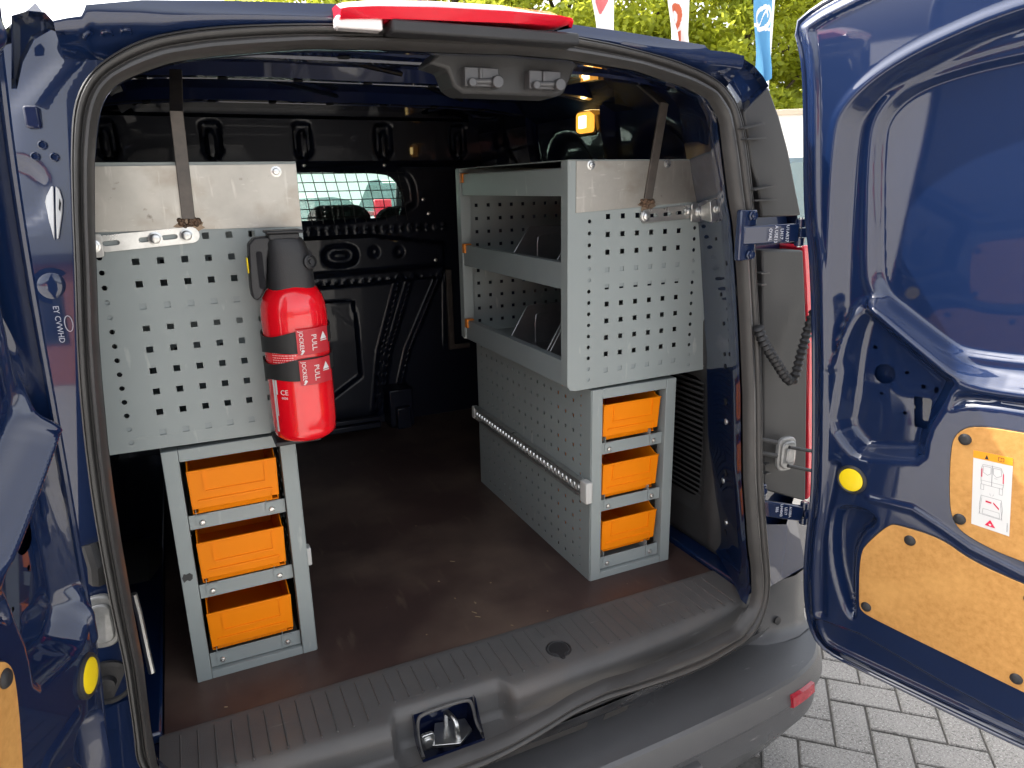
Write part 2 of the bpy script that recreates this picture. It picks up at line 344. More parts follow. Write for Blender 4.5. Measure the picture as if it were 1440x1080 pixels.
# ---- painted flange from the seal into the load space (jamb)
def wall_x(s): return CX+s*.705
J0=_si+np.array([0,.006,0]); keep=J0[:,2]>.02
mb=MB(); loops=[]
for k,(sx,sz,dy) in enumerate(((1.0,1.0,0),(1.006,1.0,.02),(1.045,1.012,.06),(1.105,1.03,.13),(1.165,1.045,.21),(1.175,1.05,.225),(1.23,1.06,.23))):
    q=J0.copy(); q[:,0]=CX+(q[:,0]-CX)*sx; zz=q[:,2]; q[:,2]=np.where(zz>.2,.2+(zz-.2)*sz,zz); q[:,1]=q[:,1]+dy
    loops.append(q)
n=len(J0); 
for k in range(len(loops)-1):
    for i in range(n):
        j=(i+1)%n
        if keep[i] and keep[j]: mb.add([loops[k][i],loops[k][j],loops[k+1][j],loops[k+1][i]],[(0,1,2,3)])
me=mb.mesh('door_jamb',BLUE,40); bm=bmesh.new(); bm.from_mesh(me); bmesh.ops.remove_doubles(bm,verts=bm.verts,dist=.0002); bmesh.ops.recalc_face_normals(bm,faces=bm.faces); bm.to_mesh(me); bm.free(); shade(me,40)
jamb=link('door_jamb',me,van)
from mathutils.bvhtree import BVHTree
EYE=Vector((0,0,.947))
def on_panel(dirs,o):
    "points where fittings sit on a finished panel, with the panel's outward normal"
    t=BVHTree.FromPolygons([v.co for v in o.data.vertices],[tuple(p.vertices) for p in o.data.polygons]); R_=[]
    for d in dirs:
        d=Vector(d[:3]).normalized(); p,nr,_,_=t.ray_cast(EYE,d)
        if p is None: p=EYE+d*(1.08/d.y); nr=Vector((0,-1,0))
        if nr.dot(d)>0: nr=-nr
        R_.append((p,nr))
    return R_
# holes and bolts on the right jamb
def disc(mb,c,nrm,r,t=.002,n=14,m=0):
    mb.lathe([(r,0),(r,t)],c,nrm,n,m)
jn=Vector((-.93,-.36,0)).normalized()
JH=[[0.6731, 0.7407, -0.2995, 0.009], [0.66, 0.7171, -0.3959, 0.009], [0.6482, 0.6978, -0.4759, 0.008], [0.6801, 0.7575, -0.2349, 0.005], [0.6864, 0.7545, -0.235, 0.005], [0.6787, 0.753, -0.2513, 0.006], [0.6996, 0.7865, -0.1115, 0.006], [0.6904, 0.8009, -0.0785, 0.004], [0.6866, 0.7795, -0.1538, 0.005], [0.6848, 0.7681, -0.1934, 0.005]]
for (p,jn),(_,_,_,r) in zip(on_panel(JH,jamb),JH):
    m_=MB(); disc(m_,p,jn,r*.9,.0016); m_.obj('jamb_hole',HOLE,jamb)
JB=[[0.6694, 0.7341, -0.3265, 0.007], [0.6549, 0.7162, -0.4064, 0.007], [0.6508, 0.7005, -0.4634, 0.007]]
for (p,jn),(_,_,_,r) in zip(on_panel(JB,jamb),JB):
    m_=MB(); m_.lathe([(r,0),(r,.002),(r*.7,.0026),(r*.3,.0032)],p,jn,12); m_.obj('jamb_bolt',ZINC,jamb)
# ---- load floor, side walls, roof, bulkhead
mb=MB(); mb.box(-.135,1.118,1.236,2.82,-.012,.0); fl=mb.obj('load_floor',FLOOR,van,bevel=.001)
mb=MB(); mb.box(-.30,1.10,1.24,2.83,-.06,-.014); mb.obj('floor_pan',BLUEIN,van)
# little wood chips and crumbs left on the floor
mb=MB()
for px,py,a,l in [[-0.0281, 1.267, -20.0, 0.0062], [0.5464, 1.1375, 0.0, 0.0037], [0.5122, 1.3421, -55.0, 0.0136], [0.5131, 1.3229, -40.0, 0.0124], [0.529, 1.379, -75.0, 0.0074], [0.4933, 1.4171, -65.0, 0.0043], [0.4837, 1.5067, -30.0, 0.005], [0.387, 1.3118, 10.0, 0.0025], [0.5965, 1.4422, -20.0, 0.0037], [0.6653, 1.2713, -50.0, 0.0031], [0.299, 1.2307, 0.0, 0.0031], [0.5688, 1.2585, -45.0, 0.0062], [0.5479, 1.5829, -35.0, 0.0124], [0.5247, 1.8211, -10.0, 0.0037]]:
    M=Matrix.Translation((px,py,.001))@Matrix.Rotation(math.radians(a),4,'Z'); mb.box(-l/2,l/2,-.0007,.0007,0,.0009,M=M)
mb.obj('crumbs',mat('wood_crumb',(.34,.25,.15),.8),fl); bpy.data.objects['crumbs']['kind']='stuff'
def wallfun(side):
    def hfun(P):
        h=np.zeros(len(P))
        for a,b,c,d in ((1.40,1.72,.62,1.10),(1.84,2.22,.55,1.10),(2.34,2.66,.30,1.08)):
            h+=emboss(P,chaikin([(a,c),(b,c),(b,d),(a+.05,d)],3),.03,.022)
        h-=groove(P,[(1.30,.48),(2.8,.50)],.05,.02)+groove(P,[(1.78,.45),(1.80,1.18)],.03,.03)+groove(P,[(2.28,.2),(2.28,1.18)],.03,.025)
        return h
    def mfun(P,h):
        z=P[:,1]; tum=.07*sm(z,.75,1.15)+.0*z
        return np.stack([CX+side*(.735-tum+h),P[:,0],z],1)
    return hfun,mfun
for s in (-1,1):
    a,b=wallfun(s); hf('side_wall',[(1.27,-.012),(2.81,-.012),(2.81,1.20),(1.45,1.14),(1.27,1.06)],[],.014,a,b,BLUEIN,van)
# roof skin with bows
def rf(P):
    return roofz(P[:,0],P[:,1])
def roofz(x,y):
    k=np.abs((x-CX)/.66); return -.012-.07*k**5*(1-.6*sm(np.asarray(y),1.2,1.7))+.03*sm(np.asarray(y),1.2,1.8)
hf('roof_lining',[(CX-.54,1.16),(CX+.54,1.16),(CX+.58,1.24),(CX+.66,1.6),(CX+.66,2.83),(CX-.66,2.83),(CX-.66,1.6),(CX-.58,1.24)],[],.03,rf,lambda P,h:np.stack([P[:,0],P[:,1],1.205+h],1),BLUEIN,van)
for y,wd in ((1.38,.16),(1.85,.09),(2.32,.12)):
    mb=MB(); L=[]
    for x in np.linspace(CX-.64,CX+.64,26):
        zz=1.205+float(roofz(x,y)); w_=wd*(1+.15*math.cos(x*22))
        L.append([(x,y-w_/2,zz),(x,y-w_*.34,zz-.028),(x,y-w_*.1,zz-.030),(x,y-w_*.08,zz-.022),(x,y+w_*.08,zz-.022),(x,y+w_*.1,zz-.03),(x,y+w_*.34,zz-.028),(x,y+w_/2,zz)])
    mb.ring(L); rb=mb.obj('roof_bow',BLUEIN,van,smooth=30)
    for k in range(7):
        x=CX-.5+k*.165; m_=MB(); m_.lathe([(.011,0),(.011,.0025)],(x,y-wd*.2,1.205+float(roofz(x,y))-.0305),(0,0,-1),12); m_.obj('bow_hole',HOLE,rb)
for a,b in (((.10,1.42),(.55,1.80)),((.45,1.42),(.85,1.80)),((.2,1.90),(.5,2.28)),((.6,1.9),(.9,2.28))):
    mb=MB(); mb.tube([(a[0],a[1],1.212),(b[0],b[1],1.212)],.006,8); mb.obj('roof_stiffener',BLACKIN,van)
# bulkhead (y about 2.8) with its window
WIN=[(.125,.90),(.145,.975),(.205,1.005),(.755,1.005),(.815,.975),(.835,.90),(.825,.845),(.79,.832),(.17,.832),(.135,.845)]
WIN=[tuple(p) for p in chaikin(WIN,2)]
def bh(P):
    x,z=P[:,0],P[:,1]
    h=.05*sm(z,1.02,1.045)*1.0-.0*z
    for cx in (-.16,.157,.462,.759,1.06):
        arch=chaikin([(cx-.036,1.05),(cx-.036,1.165),(cx-.026,1.178),(cx+.026,1.178),(cx+.036,1.165),(cx+.036,1.05)],1)
        h-=emboss(P,arch,.010,.016); h+=emboss(P,chaikin([(cx-.018,1.045),(cx-.018,1.152),(cx+.018,1.152),(cx+.018,1.045)],1),.008,.016)
    h-=emboss(P,[(-.30,1.19),(1.26,1.19),(1.26,1.25),(-.30,1.25)],.012,.03)
    h-=emboss(P,chaikin([(.07,.81),(.07,.99),(.14,1.03),(.82,1.03),(.90,.99),(.90,.81)],2),.03,.018)
    h+=emboss(P,chaikin([(-.2,.575),(-.2,.775),(1.0,.775),(1.0,.60),(.96,.575)],1),.015,.022)     # middle band
    for k in range(-6,17):                                                   # two rows of stiffening ticks
        cx=.44+.035*k
        h+=emboss(P,sq(cx,.79,.016,.03),.006,.012)+emboss(P,sq(cx,.592,.015,.025),.006,.010)
    for cx in (.12,.50,):
        h-=emboss(P,chaikin([(cx-.005,.65),(cx-.005,.745),(cx+.14,.745),(cx+.14,.65)],2),.02,.028)
        h+=emboss(P,chaikin([(cx+.035,.68),(cx+.035,.715),(cx+.105,.715),(cx+.105,.68)],1),.01,.012)
    for cx,cz in ((.40,.69),(.70,.705),(.80,.70),(.02,.69)):
        h-=emboss(P,circ(cx,cz,.024,10),.012,.015)
    h-=groove(P,[(.47,.63),(.98,.635)],.012,.012)
    h-=emboss(P,chaikin([(-.05,.10),(-.05,.525),(.60,.525),(.62,.515),(.62,.10)],1),.012,.02)
    for dx in (0,.05,.17): h+=groove(P,[(.80+dx,.60),(.70+dx*.7,.30),(.66+dx*.5,.05)],.016,.016)
    h+=groove(P,[(1.0,.56),(.99,.30)],.018,.02)
    return h
hf('bulkhead',[(-.30,-.012),(1.26,-.012),(1.26,1.25),(-.30,1.25)],[WIN],.0075,bh,lambda P,h:np.stack([P[:,0],2.80-h,P[:,1]],1),BLACKIN,van,smooth=50)
bk=bpy.data.objects['bulkhead']
g=plate('window_pane',WIN,[],.004,((0,2.815,0),(1,0,0),(0,0,1)),TEAL,bk)
mb=MB()
for k in range(18):
    x=.13+.041*k
    if x<.84: mb.tube([(x+.018,2.79,.82),(x+.008,2.786,.90),(x-.012,2.79,1.012)],.0018,5)
for k in range(6): mb.tube([(.12,2.788,.842+.032*k),(.84,2.788,.842+.032*k)],.0018,5)
mb.obj('window_grille',BLACKP,bk)
for cx,cz in ((.17,1.035),(.462,1.032),(.762,1.03),(.08,.885),(.91,.90),(.93,.845),(.95,.66)):
    m_=MB(); m_.lathe([(.008,0),(.007,.004),(.003,.006)],(cx,2.775,cz),(0,-1,0),10); m_.obj('bulkhead_screw',ZINC,bk)
m_=MB(); m_.box(.985,1.01,2.755,2.77,.30,.62); m_.box(.985,1.08,2.755,2.77,.285,.305); m_.obj('bulkhead_strap',FLAT,bk,bevel=.003)
m_=MB(); m_.box(.38,.66,2.70,2.78,.012,.035); m_.box(.38,.66,2.72,2.735,.035,.055); m_.obj('floor_bracket',BLACKIN,van,bevel=.004)
m_=MB(); m_.box(.70,.80,2.70,2.80,0,.16); m_.box(.72,.78,2.67,2.70,0,.09); m_.obj('floor_bracket',BLACKIN,van,bevel=.006)
m_=MB(); m_.box(.24,.30,2.72,2.77,.30,.33); m_.obj('catch',ALU,bk,bevel=.004)
# lamp in the load space, glowing, high on the right wall
lx,ly,lz=[1.152, 1.9191, 1.1211]
lamp=MB(); lamp.box(lx-.006,lx+.03,ly-.052,ly+.060,lz-.039,lz+.039); lamp=lamp.obj('load_lamp',BLACKP,van,bevel=.006)
m_=MB(); m_.box(lx-.024,lx+.004,ly-.042,ly+.042,lz-.030,lz+.030); ln_=m_.obj('lamp_lens',LITE,lamp,bevel=.012,seg=3)
m_=MB(); m_.box(lx-.0255,lx-.020,ly-.024,ly+.016,lz-.017,lz+.017); m_.obj('lamp_bulb',BULB,lamp,bevel=.002)
# side trim with air grille, right
TR=[(1.262,.0),(1.262,.50),(1.275,.63),(1.31,.655),(2.2,.655),(2.2,.0)]
GR=rrect(1.345,1.66,.15,.475,.03)
def trh(P):
    h=.02*sm(-sdf(P,TR),0,.035)
    h-=emboss(P,rrect(1.325,1.68,.12,.49,.035),.008,.006)
    return h
tp=hf('side_trim',TR,[GR],.009,trh,lambda P,h:np.stack([1.165-h-.02*sm(P[:,1],.3,.7)+.012*sm(-P[:,1],-.2,.1),P[:,0],P[:,1]],1),TRIM,van,smooth=50)
for k in range(22):
    z=.158+.0145*k; m_=MB() if k==0 else None
    if k==0:
        m_.add([(1.150,1.335,z),(1.150,1.67,z),(1.166,1.67,z-.010),(1.166,1.335,z-.010),(1.152,1.335,z+.0045),(1.152,1.67,z+.0045),(1.168,1.67,z-.006),(1.168,1.335,z-.006)],[(0,1,2,3),(7,6,5,4),(0,4,5,1),(2,6,7,3)])
        s0=m_.obj('grille_slat',TRIM,tp)
    else:
        c=s0.copy(); COL.objects.link(c); c.location=Vector(s0.location)+Vector((-.012*sm(np.array(z),.15,.5).item(),0,.0145*k))
m_=MB(); m_.box(1.185,1.19,1.33,1.68,.12,.50); m_.obj('duct',HOLE,tp)
m_=MB(); m_.box(1.143,1.15,1.272,1.284,.30,.325); m_.obj('trim_clip',HOLE,tp)
m_=MB(); m_.box(1.1195,1.24,1.13,2.8,-.012,.012); m_.obj('floor_side_strip',BLUE,van,bevel=.005)
m_=MB(); m_.box(-.28,-.137,1.236,2.8,-.012,.012); m_.obj('floor_side_strip',BLUE,van,bevel=.005)
m_=MB(); m_.tube([(-.152,1.33,.245),(-.150,1.335,.20),(-.148,1.335,.11),(-.146,1.33,.075)],.006,8); m_.obj('tie_down_bar',ALU,van)
# latch holder on the rear header
m_=MB(); m_.prism([(.405,1.137),(.425,1.158),(.665,1.168),(.69,1.155),(.672,1.138),(.652,1.100),(.636,1.094),(.462,1.094),(.446,1.104),(.436,1.13)],((0,1.24,0),(1,0,0),(0,0,1)),.07)
lh=m_.obj('latch_holder',TRIM,van,bevel=.005)
for x in (.488,.604):
    m_=MB(); m_.box(x-.030,x+.030,1.150,1.175,1.103,1.132); m_.cyl((x-.02,1.148,1.110),(x+.022,1.148,1.112),.0045,n=10); m_.cyl((x-.02,1.14,1.108),(x-.02,1.16,1.108),.007,n=12); m_.cyl((x+.024,1.138,1.110),(x+.024,1.16,1.110),.010,n=14); m_.box(x-.006,x+.0,1.146,1.152,1.114,1.131)
    m_.obj('door_catch',mat('catch_grey',(.10,.10,.105),.4,metal=.3),lh,bevel=.0015)
# ---- sill trim with tread ribs and the striker pocket
def crown(x): return .12*(x-.48)**2
NX=170; xs=np.linspace(-.142,1.118,NX); t_=np.linspace(0,1,44)
pA=np.array([(1.240,.002),(1.232,.004),(1.10,.003),(1.080,.001),(1.068,-.006),(1.061,-.016),(1.056,-.052),(1.050,-.057),(1.015,-.060)])
pB=np.array([(1.240,.002),(1.232,.004),(1.122,.003),(1.112,.001),(1.104,-.006),(1.099,-.016),(1.094,-.060),(1.085,-.070),(1.005,-.078)])
def rs(p,n):
    d=np.r_[0,np.cumsum(np.linalg.norm(np.diff(p,axis=0),axis=1))]; k=np.array([0,.02,.40,.46,.5,.55,.75,.79,1]); return np.stack([np.interp(np.linspace(0,1,n),k,p[:,i]) for i in (0,1)],1)
A_=rs(pA,44);B_=rs(pB,44)
V=[];
for x in xs:
    wq=float(sm(np.array(x),.238,.258)*(1-sm(np.array(x),.462,.490)))
    p=A_*(1-wq)+B_*wq
    e=float(sm(np.array(abs(x-.488)),.56,.62))                             # the riser runs out at the corners
    for (y,z) in p:
        fr=float(sm(np.array(1.236-y),0,.1)); zz=z*(1-e)+e*(z*.35 if z<0 else z)
        V.append((x,y+crown(x)*fr,zz))
F=[]
for i in range(NX-1):
    for j in range(43):
        xm=(xs[i]+xs[i+1])/2; zq=V[i*44+j][2]; yq=V[i*44+j][1]
        if .292<xm<.408 and zq<-.012 and yq>1.055: continue
        F.append((i*44+j,i*44+j+1,(i+1)*44+j+1,(i+1)*44+j))
sill=MB().add(V,F).obj('sill_trim',SILL,van,smooth=40)
r0=None
for k in range(42):
    x=-.108+.0287*k
    if x>1.085: break
    L=.115 if not(.236<x<.49) else .085
    if abs(x-.617)<.03: L=.038
    if r0 is None:
        m_=MB(); m_.ring([[(x-.0017,1.222,.0035),(x,1.222,.0055),(x+.0017,1.222,.0035)],[(x-.0017,1.107,.0035),(x,1.107,.0055),(x+.0017,1.107,.0035)]]); m_.cyl((x,1.106,.003),(x,1.106,.0055),.0026,n=8)
        r0=m_.obj('tread_rib',SILL,sill,smooth=20)
    else:
        c=r0.copy(); COL.objects.link(c); c.scale=(1,L/.115,1); c.location=(x+.108,1.222*(1-L/.115),0)
m_=MB(); m_.lathe([(.0,.0055),(.020,.0055),(.0215,.004),(.0215,.002),(.0225,.002),(.0245,.0055),(.027,.0045),(.028,.002)],(.620,1.136,0),(0,0,1),32); m_.obj('sill_cap',BLACKP,sill)
m_=MB(); m_.prism([(-.008,0),(.008,0),(.003,-.014),(-.003,-.014)],((.615,1.117,.003),(1,0,0),(0,1,0)),.003); m_.obj('cap_tab',BLACKP,sill)
# pocket and striker
m_=MB(); m_.add([(.288,1.14,-.01),(.412,1.14,-.01),(.412,1.14,-.11),(.288,1.14,-.11),(.288,1.03,-.11),(.412,1.03,-.11),(.288,1.05,-.07),(.412,1.05,-.07),(.288,1.09,-.01),(.412,1.09,-.01)],[(0,1,2,3),(3,2,5,4),(0,3,4,6,8),(1,9,7,5,2),(4,5,7,6)]); m_.obj('striker_pocket',BLUEIN,van)
m_=MB(); m_.tube(chaikin([(.290,1.05,-.066),(.292,1.084,-.062),(.294,1.094,-.02),(.306,1.096,-.010),(.394,1.096,-.010),(.406,1.094,-.02),(.409,1.084,-.062),(.411,1.06,-.066)],2,False),.0035,8); m_.obj('pocket_rim',SILL,sill)
m_=MB(); m_.prism([(.316,1.078),(.366,1.060),(.400,1.084),(.398,1.118),(.340,1.132)],((0,0,-.078),(1,0,0),(0,1,0)),.006)
m_.tube(chaikin([(.368,1.076,-.076),(.367,1.077,-.048),(.366,1.086,-.040),(.360,1.112,-.038),(.359,1.118,-.046),(.359,1.118,-.076)],2,False),.0052,10)
st=m_.obj('striker',ALU,van,bevel=.001)
m_=MB(); m_.prism(rrect(.297,.323,-.082,-.048,.006),((0,1.090,0),(1,0,0),(0,0,1)),.008); m_.lathe([(.010,0),(.010,.004),(.006,.006)],(.310,1.082,-.065),(0,-1,0),14); m_.obj('striker_buffer',ZINC,van,bevel=.001)
# ---- rear bumper
plan=[(.48,.945),(.75,.950),(.93,.958),(1.06,.968),(1.17,.982),(1.245,1.01),(1.30,1.055),(1.345,1.12),(1.375,1.30),(1.375,1.62)]
plan=np.array(chaikin(plan,3,False)); plan=resample(plan,70,False)
plan=np.vstack([np.stack([2*CX-plan[::-1,0],plan[::-1,1]],1)[:-1],plan])
tn=np.gradient(plan,axis=0); tn/=np.linalg.norm(tn,axis=1)[:,None]; nn=np.stack([tn[:,1],-tn[:,0]],1)    # outward
prf=[(-.19,-.130),(-.15,-.131),(-.10,-.133),(-.03,-.136),(-.004,-.138),(.002,-.145),(.014,-.186),(.015,-.194),(.012,-.200),(.006,-.204),(.005,-.24),(.004,-.27),(-.03,-.33),(-.07,-.40),(-.12,-.44)]
loops=[]
for d,z in prf:
    q=plan+nn*d; q[:,1]=np.where(np.abs(plan[:,0]-CX)<2,q[:,1],q[:,1]); loops.append([(a,b,z) for a,b in q])
mb=MB(); n=len(plan)
for k in range(len(loops)-1):
    for i in range(n-1): mb.add([loops[k][i],loops[k][i+1],loops[k+1][i+1],loops[k+1][i]],[(0,1,2,3)])
me=mb.mesh('rear_bumper',BUMP,24); bm=bmesh.new(); bm.from_mesh(me); bmesh.ops.remove_doubles(bm,verts=bm.verts,dist=.0003); bmesh.ops.recalc_face_normals(bm,faces=bm.faces); bm.to_mesh(me); bm.free(); shade(me,24)
bump=link('rear_bumper',me,van)
def onb(i,d,z): q=plan[i]+nn[i]*d; return (q[0],q[1],z)
for side in (1,-1):
    ids=[i for i in range(len(plan)) if 1.10<CX+side*(plan[i,0]-CX)<1.20 and plan[i,1]<1.1]
    if side<0: ids=ids[::-1]
    m_=MB(); m_.ring([[onb(i,.010,-.168-.001*k),onb(i,.019,-.172),onb(i,.022,-.195),onb(i,.012,-.200)] for k,i in enumerate(ids)]); m_.obj('bumper_reflector',REFL,bump)
m_=MB(); m_.lathe([(.022,0),(.022,.0015),(.0205,.002),(.0205,.0012)],(.825,plan[np.argmin(abs(plan[:,0]-.825))][1]-.004,-.245),(0,-1,0),24); m_.obj('towing_eye_cover',BUMP,bump)
# raised face panels below the ridge (number-plate recess edges)
m_=MB()
ids=[i for i in range(len(plan)) if -.02<plan[i,0]<.86]
m_.ring([[onb(i,-.02,-.212),onb(i,.022,-.222),onb(i,.020,-.30),onb(i,-.02,-.31)] for i in ids]); m_.obj('bumper_face_panel',BUMP,bump,bevel=.004)
# strip below the seal, down to the bumper step
m_=MB(); n=60; X_=np.linspace(-.20,1.16,n)
for i in range(n-1):
    a,b=X_[i],X_[i+1]; f=lambda x:1.035+crown(x)
    m_.add([(a,f(a)-.012,-.075),(b,f(b)-.012,-.075),(b,f(b)+.03,-.14),(a,f(a)+.03,-.14)],[(0,1,2,3)])
m_.obj('sill_skirt',BUMP,van)
m_=MB()
for a,b in ((.42,.62),(.66,.72),(.20,.36)):
    m_.add([(a,1.03+crown(a)-.02,-.083),(b,1.03+crown(b)-.02,-.083),(b,1.03+crown(b)-.012,-.104),(a,1.03+crown(a)-.012,-.104)],[(0,1,2,3)])
m_.obj('seal_lip',RUBBER,van)
# ---- bumper corner risers and painted lower corners
for s in (1,-1):
    mx=lambda x:CX+s*(x-CX)
    m_=MB(); 
    sec=lambda z,o:[(mx(1.08),1.15-o,min(z,-.045)),(mx(1.118),1.135-o,min(z,-.03)),(mx(1.16),1.118-o,z),(mx(1.21),1.108-o,z),(mx(1.26),1.108-o,z),(mx(1.315),1.125-o,z),(mx(1.36),1.18,z),(mx(1.375),1.4,z)]
    L=[sec(.02,0),sec(-.05,.002),sec(-.105,.006),sec(-.124,.012),sec(-.133,.028)]
    for k in range(4):
        for i in range(7): m_.add([L[k][i],L[k][i+1],L[k+1][i+1],L[k+1][i]],[(0,1,2,3)])
    me=m_.mesh('bumper_corner',BUMP,60); bm=bmesh.new(); bm.from_mesh(me); bmesh.ops.remove_doubles(bm,verts=bm.verts,dist=.0003); bmesh.ops.recalc_face_normals(bm,faces=bm.faces); bm.to_mesh(me); bm.free(); shade(me,60); link('bumper_corner',me,bump)
    m_=MB(); m_.lathe([(.010,0),(.010,.003),(.005,.004)],(mx(1.205),1.101,-.085),(0,-1,0.1),14); m_.obj('bumper_screw',BLACKP,bump)
    # painted corner above it, a faceted pressing
    m_=MB(); P=[(mx(1.11),1.085,.022),(mx(1.235),1.108,.024),(mx(1.315),1.127,.020),(mx(1.362),1.18,.020),(mx(1.377),1.4,.020),(mx(1.11),1.088,.20),(mx(1.225),1.118,.16),(mx(1.262),1.140,.20),(mx(1.365),1.195,.27),(mx(1.377),1.4,.27)]
    m_.add(P,[(0,1,6,5),(1,2,7,6),(2,3,8,7),(3,4,9,8)]); m_.obj('lower_corner_panel',BLUE,van,smooth=10)
# ---- rear pillars outside the seal (sheet following the seal, stepping back to the lamp)
def pillar(side):
    sgn=side
    mid=(_so*.62+_si*.38); sel=mid[(sgn*(mid[:,0]-CX)>.36)&(mid[:,2]>-.02)]; sel=sel[np.argsort(sel[:,2]-.3*sgn*(sel[:,0]-CX))][::6]
    IN=[(CX+sgn*(p[0]-CX),p[2]) for p in sel]
    O=IN+[(.90,1.165),(.985,1.172),(1.05,1.150),(1.095,1.115),(1.14,1.02),(1.19,.93),(1.25,.88),(1.335,.6),(1.365,.3),(1.365,.16),(1.20,.13),(1.11,.16),(1.10,-.02)]
    if sgn<0: O=IN+[(.90,1.165),(1.0,1.168),(1.07,1.155),(1.14,1.13),(1.20,1.04),(1.26,.90),(1.31,.6),(1.33,.3),(1.33,.16),(1.20,.13),(1.11,.16),(1.10,-.02)]
    def hfun(P):
        x,z=P[:,0],P[:,1]
        edge=np.interp(z,[-.02,.2,.5,.75,.95,1.05,1.12],[1.112,1.108,1.082,1.052,1.012,.975,.90])+(0 if sgn>0 else .03)
        d=x-edge
        if sgn<0: return .03+.015*sm(d,.10,.16)+.012*emboss(P,chaikin([(1.10,1.0),(1.22,1.0),(1.22,.90),(1.10,.90)],2),.015,1.)
        h=.03+.05*sm(d,.02,.06)
        h-=groove(P,[(1.0,1.16),(1.06,1.10),(1.075,1.0),(1.10,.9)],.02,.02)
        h+=emboss(P,chaikin([(1.04,1.09),(1.09,1.10),(1.07,1.02),(1.05,1.03)],2),.02,.02)
        return h
    def mfun(P,h):
        x=P[:,0]; z=P[:,1]; return np.stack([CX+sgn*(x-CX),1.0+.085*z+.12*(x-.48)**2+h,z],1)
    return hf('rear_pillar',O,[],.008,hfun,mfun,BLUE,van,smooth=55)
pr=pillar(1); plf=pillar(-1)
# header above the seal up to the roof edge
RO=[[-0.0998, 1.12, 1.1524], [-0.0846, 1.12, 1.1566], [-0.067, 1.12, 1.1603], [-0.0627, 1.12, 1.1728], [0.0022, 1.12, 1.1835], [0.1153, 1.12, 1.1914], [0.2466, 1.12, 1.1978], [0.344, 1.12, 1.2033], [0.457, 1.12, 1.2069], [0.6193, 1.12, 1.1977], [0.7295, 1.12, 1.1929], [0.9044, 1.12, 1.1816], [0.913, 1.12, 1.1739], [0.9623, 1.12, 1.1729], [0.9964, 1.12, 1.1686]]
RO=np.array(RO)
m_=MB(); up=resample(RO,140,False)
lo=np.array([ _so[np.argmin(abs(_so[:,0]-max(min(p[0],1.0),-.10))+ (_so[:,2]<.7)*9)] for p in up])
lo=np.array([[p[0],0,0] for p in up]); 
top=_so[_so[:,2]>.9]; top=top[np.argsort(top[:,0])]
lo=np.stack([up[:,0],np.interp(up[:,0],top[:,0],top[:,1])+.03,np.maximum(np.interp(up[:,0],top[:,0],top[:,2])-.03,np.minimum(1.118,up[:,2]-.012))],1)
rows=[]
for t in np.linspace(0,1,12):
    q=lo*(1-t)+up*t; q[:,1]-=.012*math.sin(PI*t)+.012*float(sm(np.array(t),.45,.6)); rows.append(q)
fw=up+np.array([0,.02,.006]); rows.append(fw); rows.append(up+np.array([0,.6,.03])); rows.append(up*np.array([1,0,1])+np.array([0,4.2,.05]))
V=[tuple(p) for r in rows for p in r]; n=len(up)
m_.add(V,[(k*n+i,k*n+i+1,(k+1)*n+i+1,(k+1)*n+i) for k in range(len(rows)-1) for i in range(n-1)])
hd=m_.obj('roof_panel',BLUE,van,smooth=45)
for p,nr in on_panel([[-0.0581, 0.9837, 0.1701], [-0.0388, 0.9841, 0.1732], [-0.0192, 0.9842, 0.1763]],hd):
    q=MB(); q.lathe([(.0075,-.001),(.0075,.002),(.006,.003),(.003,.002)],p,nr,16); q.obj('blanking_plug',BLUE,hd)
# high brake lamp on the roof edge
BL=np.array([[0.2429, 1.09, 1.1913, 1.1624], [0.253, 1.09, 1.1948, 1.1631], [0.2936, 1.09, 1.2006, 1.1648], [0.3781, 1.09, 1.2063, 1.1683], [0.4917, 1.09, 1.2092, 1.1726], [0.5772, 1.09, 1.2066, 1.177], [0.5989, 1.09, 1.2, 1.1815], [0.6014, 1.09, 1.1899, 1.1858]])
m_=MB(); loops=[]
for x,y,zt,zb in BL:
    zb2=zt-(zt-zb)*.78
    loops.append([(x,y+.03,zt),(x,y-.012,zt-.001),(x,y-.034,zt-.010),(x,y-.040,(zt+zb2)/2),(x,y-.030,zb2),(x,y+.03,zb2)])
m_.ring(loops); bl=m_.obj('brake_lamp',LENS,van,smooth=50)
m_=MB(); x0,x1=BL[2][0]+.02,BL[-1][0]+.015; m_.box(x0,x1,BL[3][1]-.034,BL[3][1]+.02,BL[3][3]-.012,BL[3][3]+.006); m_.obj('lamp_seat',BLACKP,bl,bevel=.004)
m_=MB(); m_.box(BL[0][0]-.004,BL[2][0]+.01,BL[1][1]-.025,BL[1][1]+.0,BL[1][3]-.004,BL[1][3]+.012); m_.obj('lamp_bulb_housing',LENSW,bl,bevel=.003)
# painted upper corner above the right lamp
cf=[[0.9173, 1.125, 1.1701], [0.9405, 1.125, 1.1665], [0.9698, 1.125, 1.1753], [1.0042, 1.125, 1.1697], [1.0367, 1.125, 1.1565], [1.0614, 1.125, 1.1388], [1.0775, 1.125, 1.1216], [1.0458, 1.125, 1.0977], [1.0196, 1.125, 1.074], [1.0107, 1.125, 1.0954], [0.9845, 1.125, 1.1196], [0.9487, 1.125, 1.1452]]
cb=[[0.9459, 1.16, 1.1771], [0.9698, 1.16, 1.1734], [1.0, 1.16, 1.1824], [1.0355, 1.16, 1.1767], [1.0689, 1.16, 1.163], [1.0944, 1.16, 1.1448], [1.111, 1.16, 1.1271], [1.0783, 1.16, 1.1023], [1.0513, 1.16, 1.0779], [1.0422, 1.16, 1.1], [1.0151, 1.16, 1.1249], [0.9783, 1.16, 1.1513]]
